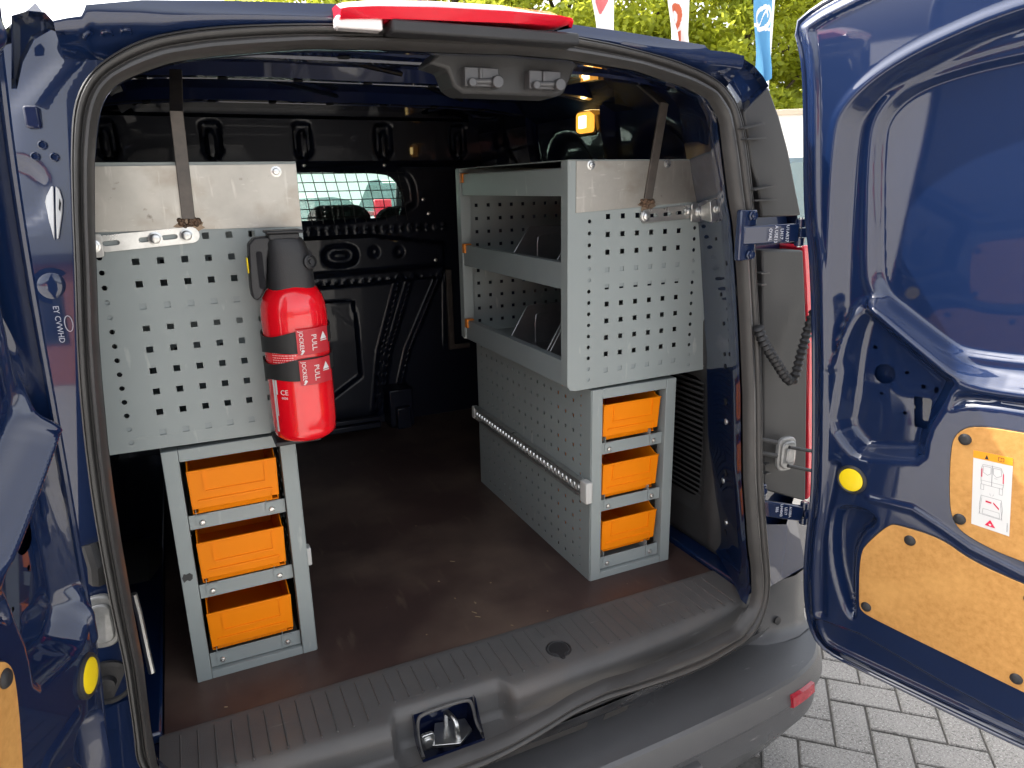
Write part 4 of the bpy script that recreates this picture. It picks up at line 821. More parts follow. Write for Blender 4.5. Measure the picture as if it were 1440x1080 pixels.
# ================================================================ RACKING
YF=1.352   # mean front plane of the racking
def cabinet(side,XA,yf,name,label,r0z,cols,roundsA,roundsB,groups):
    "upper cabinet: XA is the aisle edge, side=+1 stands on the right"
    X=lambda s:XA+side*s
    t=empty(name,(X(.18),yf+.32,.50)); tag(t,label,'shelf unit','metal shelf units bolted in the van')
    # perforated end panels: outline in (s,z)
    out=chaikin([(0,.503),(0,.993),(.348,.995),(.358,.975),(.374,.90),(.382,.78),(.384,.60),(.382,.500),(.06,.497),(.012,.497)],0)
    out=[(0,.51),(0,.993),(.346,.995),(.358,.965),(.372,.90),(.380,.80),(.384,.66),(.383,.502),(.02,.497),(.006,.500)]
    holes=[sq(.0+c,r0z-.038*r,.0110) for c in cols for r in range(10)]
    holes+=[circ(roundsA,.869-.025*k,.0044,12) for k in range(15)]+[circ(roundsB-(0 if k>3 else .0),.869-.025*k,.0044,12) for k in range(15) if not(k==0)]
    def fr(y): return ((XA,y,0),(side,0,0),(0,0,1))
    f2=lambda L:[(p[0]*1.0,p[1]) for p in L]
    if side<0:                                   # keep the sheet facing the camera: mirror in s
        mir=lambda L:[(-p[0],p[1]) for p in L]; F=lambda y:((XA,y,0),(1,0,0),(0,0,1))
    else: mir=lambda L:L; F=fr
    fp=plate('end_panel',mir(out),[mir(h) for h in holes],.0016,F(yf),GREY,t)
    out2=[(p[0],p[1]) for p in out]
    hol2=[sq(.06+.038*c,.93-.038*r,.0098) for c in range(8) for r in range(11)]+[circ(q,.965-.025*k,.0036,10) for q in (.025,.345) for k in range(18)]
    bp=plate('end_panel',mir(out2),[mir(h) for h in hol2],.0016,F(yf+.652),GREY,t)
    def bx(s0,s1,y0,y1,z0,z1,nm,m=GREY,b=.0012,par=t):
        q=MB(); q.box(*sorted((X(s0),X(s1))),y0,y1,z0,z1); return q.obj(nm,m,par,bevel=b)
    # folded edge of the front panel
    q=MB(); q.box(*sorted((X(-.0006),X(.0010))),yf,yf+.028,.508,.993); q.box(*sorted((X(0),X(.018))),yf+.027,yf+.0286,.508,.993); q.obj('folded_flange',GREY,fp)
    q=MB(); q.box(*sorted((X(-.0006),X(.0010))),yf+.625,yf+.652,.508,.993); q.box(*sorted((X(0),X(.03))),yf+.622,yf+.6245,.508,.993); q.obj('folded_flange',GREY,bp)
    y0,y1=yf+.006,yf+.645
    for zb,zt,zsh in ((.922,.978,.980),(.724,.782,.742),(.505,.562,.522)):
        q=MB(); 
        q.box(*sorted((X(.004),X(.0056))),y0+.022,y1-.02,zb,zt); q.box(*sorted((X(.0056),X(.024))),y0+.022,y1-.02,zt-.0016,zt)
        q.box(*sorted((X(.0056),X(.36))),y0,y1-.01,zsh-.0016,zsh+.0); 
        q.box(*sorted((X(.02),X(.34))),yf+.0016,yf+.0028,zsh-.018,zsh+.030 if zsh<.9 else zsh)      # folded-up end of the shelf, right behind the end panel
        sh=q.obj('shelf',GREYD if zsh<.9 else GREY,t,bevel=.0005)
        q=MB(); q.box(*sorted((X(-.001),X(.022))),yf+.604,yf+.6215,zt-.022,zt+.004); q.obj('end_cap',TABOR,sh,bevel=.001)
        q=MB(); q.box(*sorted((X(.0025),X(.0045))),yf+.0285,yf+.031,zb,zt); q.obj('end_cap_edge',TABOR,sh)
    q=MB(); q.box(*sorted((X(.0),X(.35))),yf,yf+.65,.9935,.995); q.obj('top_sheet',GREY,t)
    return t,fp,X
LABR='grey perforated two-shelf unit on the right, holding steel trays open to the aisle'
LABL='grey perforated shelf unit on the left with the red extinguisher on its edge'
cr,fpr,XR=cabinet(1,.7535,1.337,'shelf_unit',LABR,.8778,[.0991+.038*c for c in range(6)],.0530,.3345,None)
cl,fpl,XL=cabinet(-1,.2135,1.367,'shelf_unit',LABL,.8725,[.2781-.038*c for c in range(6)],.3305,.048,None)
# bare steel cover plates, the welded flat bars and the zinc brackets
def dressing(t,fp,side,yf,plate_x,bar,bstrip,block,extra):
    x0,x1=plate_x
    pm=plate('cover_plate',[(x0,.888),(x1+ (.012 if side>0 else 0),.884 if side<0 else .905),(x1-(.006 if side>0 else 0),.992),(x0,.992)] if side>0 else [(x0,.886),(x1,.882),(x1,.9905),(x0,.9885)],[],.002,((0,yf-.0022,0),(1,0,0),(0,0,1)),STEEL,t)
    for bx_,bz in extra:
        q=MB(); q.lathe([(.0095,0),(.0095,.0008),(.006,.0015),(.005,.004),(.003,.0045)],(bx_,yf-.003,bz),(0,-1,0),14); q.obj('rivet_head',ZINC,pm)
    (ax,az),(bx2,bz2)=bar
    q=MB(); q.bar((ax,yf-.0065,az),(bx2,yf-.0075,bz2),.0205,.0055,up=(0,1,0)); q.bar((bx2,yf-.0075,bz2-.004),(bx2+.012,yf+.16,bz2+.085),.0205,.005,up=(0,0,1)); q.obj('welded_flat_bar',FLAT,t,bevel=.0008)
    q=MB()
    for k in range(26):
        a=rng.uniform(-.020,.020); b=rng.normal(0,.0035); r=rng.uniform(.003,.0055); q.lathe([(r*.2,-.001),(r,.0),(r*.8,.003),(r*.3,.0045)],(ax+a*.85,yf-.0035,az-.006+b),(rng.normal(0,.2),-1,rng.normal(0,.2)),8)
    q.obj('weld_bead',WELD,t,smooth=80)
    q=MB(); q.add([(ax+(.020+.006*math.sin(k*2.3))*math.cos(k*.35),yf-.0034,az-.012+(.015+.005*math.sin(k*1.7+1))*math.sin(k*.35)) for k in range(18)],[tuple(range(18))]); q.obj('heat_stain',mat('heat_stain',(.30,.22,.15),.45,metal=.6,nscale=70,col2=(.16,.115,.085)),pm)
    (sx0,sz0),(sx1,sz1),hw=bstrip
    L=math.hypot(sx1-sx0,sz1-sz0); ux=((sx1-sx0)/L,0,(sz1-sz0)/L); uz=(-ux[2],0,ux[0])
    ol=slot(L/2,0,L,hw*2,8) if side>0 else slot(L/2,0,L,hw*2,8)
    hs=[slot(L*f,0,.026,.0085,4) for f in ((.30,.52,.86) if side<0 else (.24,.50,.74))]
    st=plate('bracket_strip',ol,hs,.003,((sx0,yf-.0048,sz0),ux,uz),ZINC,t)
    for f in ((.13,.44) if side<0 else (.10,.90)):
        p=Vector((sx0,yf-.0062,sz0))+Vector(ux)*L*f; q=MB(); q.lathe([(.0115,0),(.0115,.0015),(.0085,.0022),(.0082,.006),(.006,.0075),(.002,.0078)],p,(0,-1,0),16); q.obj('bracket_bolt',ZINC,st)
    if block is None: return None
    x0,x1,z0,z1=block
    q=MB(); q.prism(rrect(x0,x1,z0,z1,.005),((0,yf-.006,0),(1,0,0),(0,0,1)),.003)
    blk=q.obj('bracket_foot',ZINC,t,bevel=.001)
    return blk
blk=dressing(cr,fpr,1,1.337,(.772,1.112),((.951,.912),(.984,1.110)),((.932,.874),(1.078,.882),.0145),None,[(.807,.984),(1.002,.986)])
fq=[[1.0036, 1.19, 0.9074], [1.0401, 1.19, 0.915], [1.0495, 1.19, 0.8672], [1.0103, 1.19, 0.8644]]; fb=[[1.0086, 1.196, 0.9072], [1.0454, 1.196, 0.9148], [1.0548, 1.196, 0.8668], [1.0154, 1.196, 0.864]]; nk=[[1.0898, 1.325, 0.8911], [1.1222, 1.325, 0.8933], [1.1264, 1.325, 0.863], [1.0937, 1.325, 0.8626]]
q=MB(); q.ring([fq,fb]); q.ring([[fb[0],[*fb[1][:1],fb[1][1]+.004,fb[1][2]],[*fb[2][:1],fb[2][1]+.004,fb[2][2]],fb[3]],nk]); fo_=q.obj('bracket_foot',ZINC,cr,bevel=.002)
q=MB(); q.lathe([(.0095,0),(.0095,.002),(.0065,.003),(.006,.007),(.003,.008)],[[1.0251, 1.19, 0.8911]][0],(0,-1,0),16); q.obj('bracket_bolt',ZINC,fo_)
q=MB(); q.prism(rrect(1.066,1.112,.858,.900,.006),((0,1.327,0),(1,0,0),(0,0,1)),.004); q.prism([(1.105,.866),(1.125,.866),(1.125,.898),(1.105,.898)],((0,1.329,0),(1,0,0),(0,0,1)),.004); q.lathe([(.0145,0),(.0145,.002),(.010,.003),(.010,.007),(.006,.009)],(1.090,1.3225,.879),(0,-1,0),18); q.obj('bracket_joint',ZINC,cr,bevel=.0015)
q=MB(); q.tube([(1.108,1.334,.99),(1.112,1.334,.965),(1.120,1.333,.945),(1.126,1.334,.92),(1.118,1.333,.90)],[.004,.006,.005,.007,.004],8); q.tube([(1.137,1.334,.66),(1.139,1.334,.60),(1.138,1.334,.51)],[.003,.005,.004],8); q.obj('sealant_bead',mat('white_sealant',(.62,.62,.60),.6),cr,smooth=80)
dressing(cl,fpl,-1,1.367,(-.150,.213),((.026,.902),(.030,1.075)),((.040,.876),(-.118,.866),.0135),(-.160,-.108,.845,.884),[(.178,.978)])
q=MB(); q.lathe([(.011,0),(.011,.002),(.0085,.003),(.008,.007),(.004,.008)],(-.122,1.357,.864),(0,-1,0),16); q.obj('bracket_bolt',ZINC,cl)
# ---- lower racks
def rack(side,x0,x1,yf,name,label):
    t=empty(name,((x0+x1)/2,yf+.34,0)); tag(t,label,'bin rack','metal bin racks on the load floor')
    def bx(a,b,c,d,e,f,nm,m=GREY,par=t,bv=.0012): q=MB(); q.box(a,b,c,d,e,f); return q.obj(nm,m,par,bevel=bv)
    bx(x0,x0+.028,yf,yf+.03,.0,.491,'post'); bx(x1-.0285,x1,yf,yf+.03,.0,.491,'post')
    bx(x0+.0285,x1-.029,yf+.001,yf+.02,.467,.491,'top_rail'); q=MB(); q.box(x0+.0285,x1-.029,yf+.001,yf+.003,.0,.017); q.box(x0+.0285,x1-.029,yf+.003,yf+.018,.015,.017); q.obj('bottom_rail',GREY,t,bevel=.0006)
    for z0,z1,zs in ((.325,.354,.340),(.177,.207,.192),(.020,.052,.037)):
        q=MB(); q.box(x0+.029,x1-.030,yf+.010,yf+.012,z0,z1); q.box(x0+.029,x1-.030,yf+.012,yf+.60,z0+.002,z0+.004); s=q.obj('shelf_strip',GREY,t,bevel=.0005)
        for x in (x0+.052,x1-.056):
            q=MB(); q.prism(rrect(x-.011,x+.011,z0+.004,z1-.001,.004),((0,yf+.0088,0),(1,0,0),(0,0,1)),.0012); q.box(x-.0095,x-.0085,yf+.0085,yf+.05,z0+.02,z1+.014); q.obj('bin_clip',GREY,s)
            q=MB(); q.lathe([(.0058,0),(.0058,.0008),(.0045,.003),(.0022,.0036),(.0018,.0022)],(x,yf+.007,(z0+z1)/2-.002),(0,-1,0),14); q.obj('shelf_rivet',ALU,s)
    # perforated side sheets
    H=[sq(.082+.038*c,.030+.0378*r,.0085) for c in range(15) for r in range(12)]+[circ(y,.022+.0247*k,.0034,8) for y in (.046,.655) for k in range(19)]
    xo=x0-.0008 if side>0 else x1+.0008; xi=x1+.0008 if side>0 else x0-.0008
    plate('side_sheet',[(.0,.0),(.692,.0),(.692,.4905),(.0,.4905)],H,.0016,((xo,yf+.004,0),(0,1,0),(0,0,1)),GREY,t)
    plate('side_sheet',[(.031,.0),(.692,.0),(.692,.4905),(.031,.4905)],[],.0016,((xi,yf+.0,0),(0,1,0),(0,0,1)),GREY,t)
    bx(x0,x1,yf+.69,yf+.692,0,.49,'back_sheet'); bx(x0+.002,x1-.002,yf+.02,yf+.69,.4885,.4901,'top_sheet')
    return t
rr=rack(1,.8195,1.0555,1.337,'bin_rack','grey perforated bin rack on the right with a lashing rail along its side')
rl=rack(-1,-.0745,.1605,1.367,'bin_rack','grey bin rack on the left below the extinguisher, paint chipped on its left post')
# lashing rail on the aisle side of the right rack
q=MB(); q.box(.8125,.8185,1.355,2.035,.222,.262); q.box(.802,.8125,1.355,2.035,.222,.227); q.box(.802,.8125,1.355,2.035,.257,.262); q.obj('lashing_rail',ZINC,rr,bevel=.0006)
rail=[o for o in rr.children if o.name.startswith('lashing_rail')][0]
q=MB()
for k in range(33): 
    y=1.375+.02*k; q.ring([[(.8010,y+.008*math.cos(t),.242+.009*math.sin(t)) for t in np.linspace(0,2*PI,8,endpoint=False)],[(.8045,y+.0095*math.cos(t),.242+.0105*math.sin(t)) for t in np.linspace(0,2*PI,8,endpoint=False)],[(.8045,y+.006*math.cos(t),.242+.006*math.sin(t)) for t in np.linspace(0,2*PI,8,endpoint=False)]],cap=False)
q.obj('rail_studs',ZINC,rail); 
q=MB(); q.box(.7995,.818,1.328,1.358,.214,.268); q.obj('rail_end_block',mat('pale_plastic',(.52,.52,.50),.4),rr,bevel=.003)
q=MB(); q.box(.80,.818,2.03,2.05,.222,.262); q.obj('rail_end_block',mat('pale_plastic',(.52,.52,.50),.4),rr,bevel=.003)
q=MB(); q.box(.1615,.172,1.385,1.41,.19,.23); q.obj('rail_end_block',mat('pale_plastic',(.52,.52,.50),.4),rl,bevel=.003)
q=MB(); q.prism([(0,0),(.006,.004),(.011,.001),(.016,.005),(.017,.013),(.012,.018),(.006,.016),(.002,.018),(-.002,.010)],((-.070,1.3667,.225),(1,0,0),(0,0,1)),.0006); q.obj('paint_chip',mat('chipped_dark',(.05,.05,.05),.7),rl)
# ---- orange bins
def bin_(xc,yf,z,label,first=[None]):
    if first[0] is None:
        t=empty('storage_bin',(xc,yf,z)); t['category']='bin'; t['group']='orange bins in the racks'
        w=.0785; D=.24
        q=MB(); g=.0022
        F=[( -w,.016),(w,.016),(w+.001,.096),(-w-.001,.096)]
        # front wall leans out a little; the sides rise behind it
        def wall(p): q.add(p,[(0,1,2,3)])
        fr=lambda x,y,zz:(xc+x,yf+y,z+zz)
        q.ring([[fr(-w,0.004,.016),fr(w,.004,.016),fr(w+.001,-.004,.094),fr(-w-.001,-.004,.094)],[fr(-w,.004+g,.016),fr(w,.004+g,.016),fr(w+.001,-.004+g,.094),fr(-w-.001,-.004+g,.094)]])
        for s in (-1,1):
            prof=[(.004,.016),(-.004,.094),(.012,.096),(.055,.118),(D,.118),(D,.0),(.02,.0),(.02,.016)]
            q.ring([[fr(s*w,a,b) for a,b in prof],[fr(s*(w-g),a,b) for a,b in prof]])
        q.ring([[fr(-w+.010,.018,.0),fr(w-.012,.018,.0),fr(w-.012,.010,.018),fr(-w+.010,.010,.018)],[fr(-w+.010,.018+g,.0),fr(w-.012,.018+g,.0),fr(w-.012,.010+g,.018),fr(-w+.010,.010+g,.018)]])
        q.box(xc-w,xc+w,yf+.004,yf+.02,z+.015,z+.017); q.box(xc-w,xc+w,yf+.018,yf+D,z,z+g); q.box(xc-w,xc+w,yf+D-g,yf+D,z,z+.118)
        q.box(xc-w-.001,xc+w+.001,yf-.006,yf-.001,z+.092,z+.0955)
        q.obj('bin_body',ORANGE,t,bevel=.0009)
        # raised label frame and the moulded step line
        q=MB(); fy=lambda zz:yf+.004-.008*(zz-.016)/.078-.0008
        a,b,c,d=-.052,.057,.050,.093
        for (x0,z0),(x1,z1) in (((a,c),(b,c)),((b,c),(b,d)),((a,d),(a,c))): q.bar(fr(x0,fy(z0)-yf,z0),fr(x1,fy(z1)-yf,z1),.003,.0026,up=(0,1,0))
        q.obj('label_frame',ORANGE,t); q=MB(); q.bar(fr(-.066,fy(.032)-yf,.032),fr(.066,fy(.032)-yf,.032),.0034,.003,up=(0,1,0)); q.bar(fr(.066,fy(.032)-yf,.032),fr(.066,fy(.016)-yf,.017),.0028,.0022,up=(0,1,0)); q.obj('moulded_step',ORANGE,t)
        first[0]=(t,(xc,yf,z)); t['label']=label
    else:
        t0,(a,b,c)=first[0]; t=dup(t0,(xc-a,yf-b,z-c)); t['label']=label
    return t
for xc,yf,z,l in ((.0418,1.359,.356,'top orange plastic bin in the left rack under the extinguisher'),(.0405,1.359,.210,'middle orange plastic bin of the three in the left rack'),(.0395,1.359,.058,'lowest orange plastic bin in the left rack, nearest the camera'),
                (.9310,1.340,.356,'top orange plastic bin in the right rack beside the air grille'),(.9315,1.340,.207,'middle orange plastic bin of the three in the right rack'),(.9315,1.340,.059,'lowest orange plastic bin in the right rack, just above the floor')):
    bin_(xc,yf,z,l)
# ---- steel trays in the right shelf unit
TR_M=mat('galvanised_tray',(.30,.30,.31),.38,metal=.85,nscale=14,namt=.3,rvar=.1)
def tray(y0,y1,z,hh,label):
    t=empty('steel_tray',(.90,(y0+y1)/2,z)); tag(t,label,'tray','steel trays in the right shelf unit')
    P=[(.785,z+.003),(.785,z+.012),(.845,z+hh),(1.08,z+hh),(1.08,z+.003)]
    for y in (y0,y1):
        q=MB(); q.prism(P,((0,y,0),(1,0,0),(0,0,1)),.0015); q.tube([(p[0],y-.0005,p[1]) for p in P[:4]],.0022,6); q.tube(chaikin([(.868,y-.001,z+.004),(.868,y-.001,z+hh-.03),(.880,y-.001,z+hh-.022),(1.07,y-.001,z+hh-.022)],1,False),.0018,6); q.obj('tray_side',TR_M,t)
    q=MB(); q.box(.785,1.08,y0,y1,z+.0015,z+.003); q.box(1.078,1.08,y0,y1,z,z+hh); q.box(.784,.7855,y0,y1,z+.002,z+.014); q.obj('tray_base',TR_M,t)
    return t
tray(1.47,1.705,.743,.098,'open steel tray on the upper shelf of the right unit')
tray(1.515,1.722,.523,.108,'open steel tray on the lower shelf, farther from the doors')
tray(1.40,1.500,.523,.108,'open steel tray on the lower shelf, half hidden by the end panel')

# ================================================================ FIRE EXTINGUISHER
ex,ey=.1745,1.297
ext=empty('fire_extinguisher',(ex,ey,.505)); tag(ext,'red fire extinguisher strapped upright to the edge of the left shelf unit','fire extinguisher')
q=MB(); q.lathe([(.018,.503),(.030,.505),(.046,.510),(.0535,.517),(.0555,.527),(.0548,.531),(.0565,.535),(.0568,.56),(.0568,.735),(.0555,.752),(.051,.768),(.044,.779),(.037,.786),(.030,.790)],(ex,ey,0),(0,0,1),56); q.obj('cylinder',RED,ext,smooth=60)
# valve head: tapering shroud, lever, cap and gauge
def ell(cx,cy,z,rx,ry,n=22): return [(cx+rx*math.copysign(abs(math.cos(t))**.75,math.cos(t)),cy+ry*math.copysign(abs(math.sin(t))**.75,math.sin(t)),z) for t in np.linspace(0,2*PI,n,endpoint=False)]
q=MB(); q.ring([ell(ex+.000,ey,.778,.0385,.037),ell(ex+.000,ey,.787,.040,.038),ell(ex-.000,ey-.001,.815,.0385,.037),ell(ex-.001,ey-.002,.842,.0355,.034),ell(ex-.004,ey-.003,.859,.0335,.032),ell(ex-.005,ey-.002,.867,.030,.029)]); head=q.obj('valve_head',BLACKP,ext,smooth=50)
q=MB(); q.prism(chaikin([(.112,.872),(.150,.874),(.194,.868),(.196,.858),(.150,.858),(.137,.845),(.131,.80),(.120,.770),(.111,.766),(.105,.775),(.108,.83)],1),((0,ey-.014,0),(1,0,0),(0,0,1)),-.03) if False else q.ring([[(x,ey-.022,z) for x,z in chaikin([(.111,.870),(.150,.872),(.194,.866),(.192,.855),(.150,.857),(.139,.846),(.133,.80),(.123,.772),(.113,.765),(.105,.773),(.108,.83)],1)],[(x,ey+.012,z) for x,z in chaikin([(.111,.870),(.150,.872),(.194,.866),(.192,.855),(.150,.857),(.139,.846),(.133,.80),(.123,.772),(.113,.765),(.105,.773),(.108,.83)],1)]]); q.obj('lever',BLACKP,head,bevel=.003)
q=MB(); q.prism(rrect(.120,.130,.785,.848,.004),((0,ey-.0225,0),(1,0,0),(0,0,1)),.0008); q.obj('lever_slot',HOLE,head)
q=MB(); q.box(.143,.193,ey-.028,ey+.02,.866,.876); q.box(.139,.200,ey-.034,ey+.02,.876,.881); q.obj('top_cap',BLACKP,head,bevel=.002)
q=MB(); q.lathe([(.0125,0),(.0125,.008),(.0095,.010),(.009,.006),(.004,.006),(.003,.009)],(.2035,ey-.027,.826),(.45,-1,.1),18); q.lathe([(.017,-.012),(.017,.0)],(.2035,ey-.012,.832),(.45,-.6,.1),16); q.obj('pressure_gauge',BLACKP,head)
q=MB(); q.box(.1045,.1068,ey-.018,ey+.0,.812,.838); q.obj('safety_tab',YELLOW,head,bevel=.001)
# bracket behind and the two straps with their tags
q=MB(); q.box(.128,.222,1.3545,1.3625,.500,.80); q.box(.118,.20,1.290,1.362,.494,.502); brk=q.obj('wall_bracket',BLACKP,ext,bevel=.002)
def strap(zc,tilt,tz):
    n=44; L=[]
    for i in range(n+1):
        a=2*PI*i/n; x=math.cos(a);y=math.sin(a); R=.0583
        zz=zc+tilt*x*.0568; hw=.0165+ .003*math.sin(a*3) 
        L.append([(ex+R*x,ey+R*y,zz-hw),(ex+(R+.002)*x,ey+(R+.002)*y,zz-hw),(ex+(R+.002)*x,ey+(R+.002)*y,zz+hw),(ex+R*x,ey+R*y,zz+hw)])
    q=MB(); q.ring(L,cap=False); s=q.obj('strap',mat('strap_rubber',(.018,.018,.018),.55),ext,smooth=60)
    # tag wraps on the front right of the cylinder
    a0,a1=math.radians(262),math.radians(318); L=[]; Rr=.0625
    for i in range(13):
        a=a0+(a1-a0)*i/12; L.append([(ex+Rr*math.cos(a),ey+Rr*math.sin(a),tz-.0225),(ex+(Rr+.0015)*math.cos(a),ey+(Rr+.0015)*math.sin(a),tz-.0225),(ex+(Rr+.0015)*math.cos(a),ey+(Rr+.0015)*math.sin(a),tz+.0225),(ex+Rr*math.cos(a),ey+Rr*math.sin(a),tz+.0225)])
    q=MB(); q.ring(L); tg=q.obj('pull_tag',TAGRED,ext,smooth=60)
    def on(a,dz,r=Rr+.0022): a=math.radians(a); return Vector((ex+r*math.cos(a),ey+r*math.sin(a),tz+dz))
    def print_(txt,a,dz,size):
        me=text_mesh('print',txt,size,((0,0,0),(1,0,0),(0,1,0)),WHITE,.0002)      # written downwards, bent round the cylinder
        for v in me.vertices:
            X,Yc=v.co.x,v.co.y
            ang=math.radians(a)+Yc/Rr; r=Rr+.0017+v.co.z
            v.co=(ex+r*math.cos(ang),ey+r*math.sin(ang),tz+dz-X)
        link('tag_print',me,tg)
    print_('PULL',289,-.002,.0130); print_('JOCKEL',269,.003,.0098)
    q=MB()
    def bent(poly):
        return q.add([on(a,dz) for a,dz in poly],[tuple(range(len(poly)))])
    bent([(300,.0015),(306.5,.0145),(306.5,.0015)]); bent([(306.5,.0015),(306.5,.0145),(313,.0015)]); bent([(300,-.0015),(306.5,-.0015),(306.5,.0),(300,.0)]); bent([(306.5,-.0015),(313,-.0015),(313,.0),(306.5,.0)])
    bent([(267,-.016),(270,-.012),(273,-.015),(271,-.018)]); bent([(266,-.020),(268,-.0215),(271,-.0185),(269,-.017)])
    q.obj('tag_mark',WHITE,tg)
strap(.694,.10,.694); strap(.645,.08,.640)
# small white instructions printed on the paint
q=MB()
for k in range(6):
    z=.676-.0042*k; a0,a1=214,264-(k%3)*5-(20 if k==5 else 0)
    a=a0
    while a<a1:
        b=min(a+random.uniform(2,6),a1); P=[]
        r=.0572; q.add([(ex+r*math.cos(math.radians(t)),ey+r*math.sin(math.radians(t)),zz) for t,zz in ((a,z),(b,z),(b,z-.0019),(a,z-.0019))],[(0,1,2,3)]); a=b+1.2
q.obj('instruction_print',mat('pale_print',(.75,.35,.35),.5),ext)
def body_text(txt,a,z,size,vert=False):
    me=text_mesh('print',txt,size,((0,0,0),(1,0,0),(0,1,0)),WHITE,.0002)
    for v in me.vertices:
        ang=math.radians(a)+v.co.x/.057; v.co=(ex+(.0573+v.co.z)*math.cos(ang),ey+(.0573+v.co.z)*math.sin(ang),z+v.co.y)
    link('cylinder_print',me,ext)
body_text('CE',231,.604,.013); body_text('0036',231,.594,.006)
q=MB(); r=.0573
for (a,b,z0,z1) in ((206,211,.530,.628),(212,217,.60,.626),(212,214,.56,.60)): q.add([(ex+r*math.cos(math.radians(t)),ey+r*math.sin(math.radians(t)),zz) for t,zz in ((a,z0),(b,z0),(b,z1),(a,z1))],[(0,1,2,3)])
q.obj('side_label',WHITE,ext)
# ================================================================ OUTSIDE
GZ=-.59
# pavement: granular grey herringbone blocks near the van, one sheet to the horizon
def paver_mat():
    m=mat('granular_concrete',(.225,.212,.194),.85,nscale=130,col2=(.15,.14,.127),bump=.6,bscale=220,detail=2)
    chain(m,150,(.06,.056,.052),.55,.63,detail=2); chain(m,320,(.09,.085,.08),.56,.66,detail=1); chain(m,190,(.38,.37,.35),.60,.72,(1.1,1,1),detail=1); chain(m,3,(.27,.258,.24),.5,.9)
    return m
PAV=paver_mat(); JOINT=mat('joint_sand',(.10,.094,.085),.95,nscale=90,namt=.4,bump=.5,bscale=200)
def ground_mat():
    m=mat('paved_ground',(.34,.325,.305),.9,nscale=60,col2=(.25,.24,.22),bump=.3,bscale=200); return m
q=MB(); q.add([(-400,-400,GZ-.02),(400,-400,GZ-.02),(400,400,GZ-.02),(-400,400,GZ-.02)],[(0,1,2,3)]); gd=q.obj('ground',ground_mat()); tag(gd,kind='structure')
q=MB(); q.add([(.3,-.2,GZ-.0085),(3.2,-.2,GZ-.0085),(3.2,2.4,GZ-.0085),(.3,2.4,GZ-.0085)],[(0,1,2,3)]); pav=q.obj('pavement',JOINT); tag(pav,kind='structure')
th=math.radians(-43.28); e1=np.array([math.cos(th),math.sin(th)]); e2=np.array([math.sin(th),-math.cos(th)]); o0=np.array([1.7035, 1.3341])
def paver_mesh(k):
    b=bmesh.new(); r=np.random.default_rng(k); L,W,h=.1935,.0935,.05
    q=MB(); j=lambda:r.normal(0,.0012)
    lo=[(0,0),(L,0),(L,W),(0,W)]; c=.0035
    top=[(c+j(),c+j()),(L-c+j(),c+j()),(L-c+j(),W-c+j()),(c+j(),W-c+j())]
    def w3(p,z): a=e1*p[0]+e2*p[1]; return (a[0],a[1],z)
    q.ring([[w3(p,-h) for p in lo],[w3(p,-.003) for p in lo],[w3(p,0) for p in top]])
    return q.mesh('paver',PAV,20)
PM=[paver_mesh(k) for k in range(4)]
def paver_mesh_v(k):
    r=np.random.default_rng(k+10); L,W,h=.0935,.1935,.05; j=lambda:r.normal(0,.0012); c=.0035; q=MB()
    lo=[(0,0),(L,0),(L,W),(0,W)]; top=[(c+j(),c+j()),(L-c+j(),c+j()),(L-c+j(),W-c+j()),(c+j(),W-c+j())]
    def w3(p,z): a=e1*p[0]+e2*p[1]; return (a[0],a[1],z)
    q.ring([[w3(p,-h) for p in lo],[w3(p,-.003) for p in lo],[w3(p,0) for p in top]]); return q.mesh('paver',PAV,20)
PV=[paver_mesh_v(k) for k in range(4)]
cnt=0
for a in range(-26,27):
    for b in range(-10,11):
        for ver in (0,1):
            i=a+2*b; j=a-2*b+(1 if ver else 0)
            c=o0+e1*.1*i+e2*.1*j; m=c+(e1*.05+e2*.1 if ver else e1*.1+e2*.05)
            if not(.75<m[0]<2.55 and .25<m[1]<1.95): continue
            if m[0]<1.25 and m[1]>1.2: continue
            o=link('paver',(PV if ver else PM)[random.randrange(4)],pav); o.location=(c[0],c[1],GZ+rng.normal(0,.0008)); o.rotation_euler=(rng.normal(0,.004),rng.normal(0,.004),0); cnt+=1
# low pale wall with a tan coping beyond the van
WT=[10.9501, 10.5, 2.2139]
d1=Vector((1,-.75,0)).normalized(); wc=Vector((WT[0],WT[1],0)); wnrm=Vector((.6,.8,0)).normalized()
wl_=empty('boundary_wall',(WT[0],WT[1],GZ)); tag(wl_,'pale rendered boundary wall with a tan coping below the trees','wall')
M=Matrix.Translation((WT[0],WT[1],0))@Matrix.Rotation(math.atan2(d1.y,d1.x),4,'Z')
q=MB(); q.box(-14,8,0,.25,GZ,WT[2]-.10,M=M); q.obj('wall_face',mat('pale_render',(.78,.76,.72),.85,nscale=1.5,namt=.08),wl_)
for k in range(11):
    q=MB(); q.box(-14+2*k,-14+2*k+1.99,-.06,.31,WT[2]-.10,WT[2],M=M); q.obj('coping_stone',mat('tan_coping',(.50,.42,.32),.8),wl_,bevel=.01)
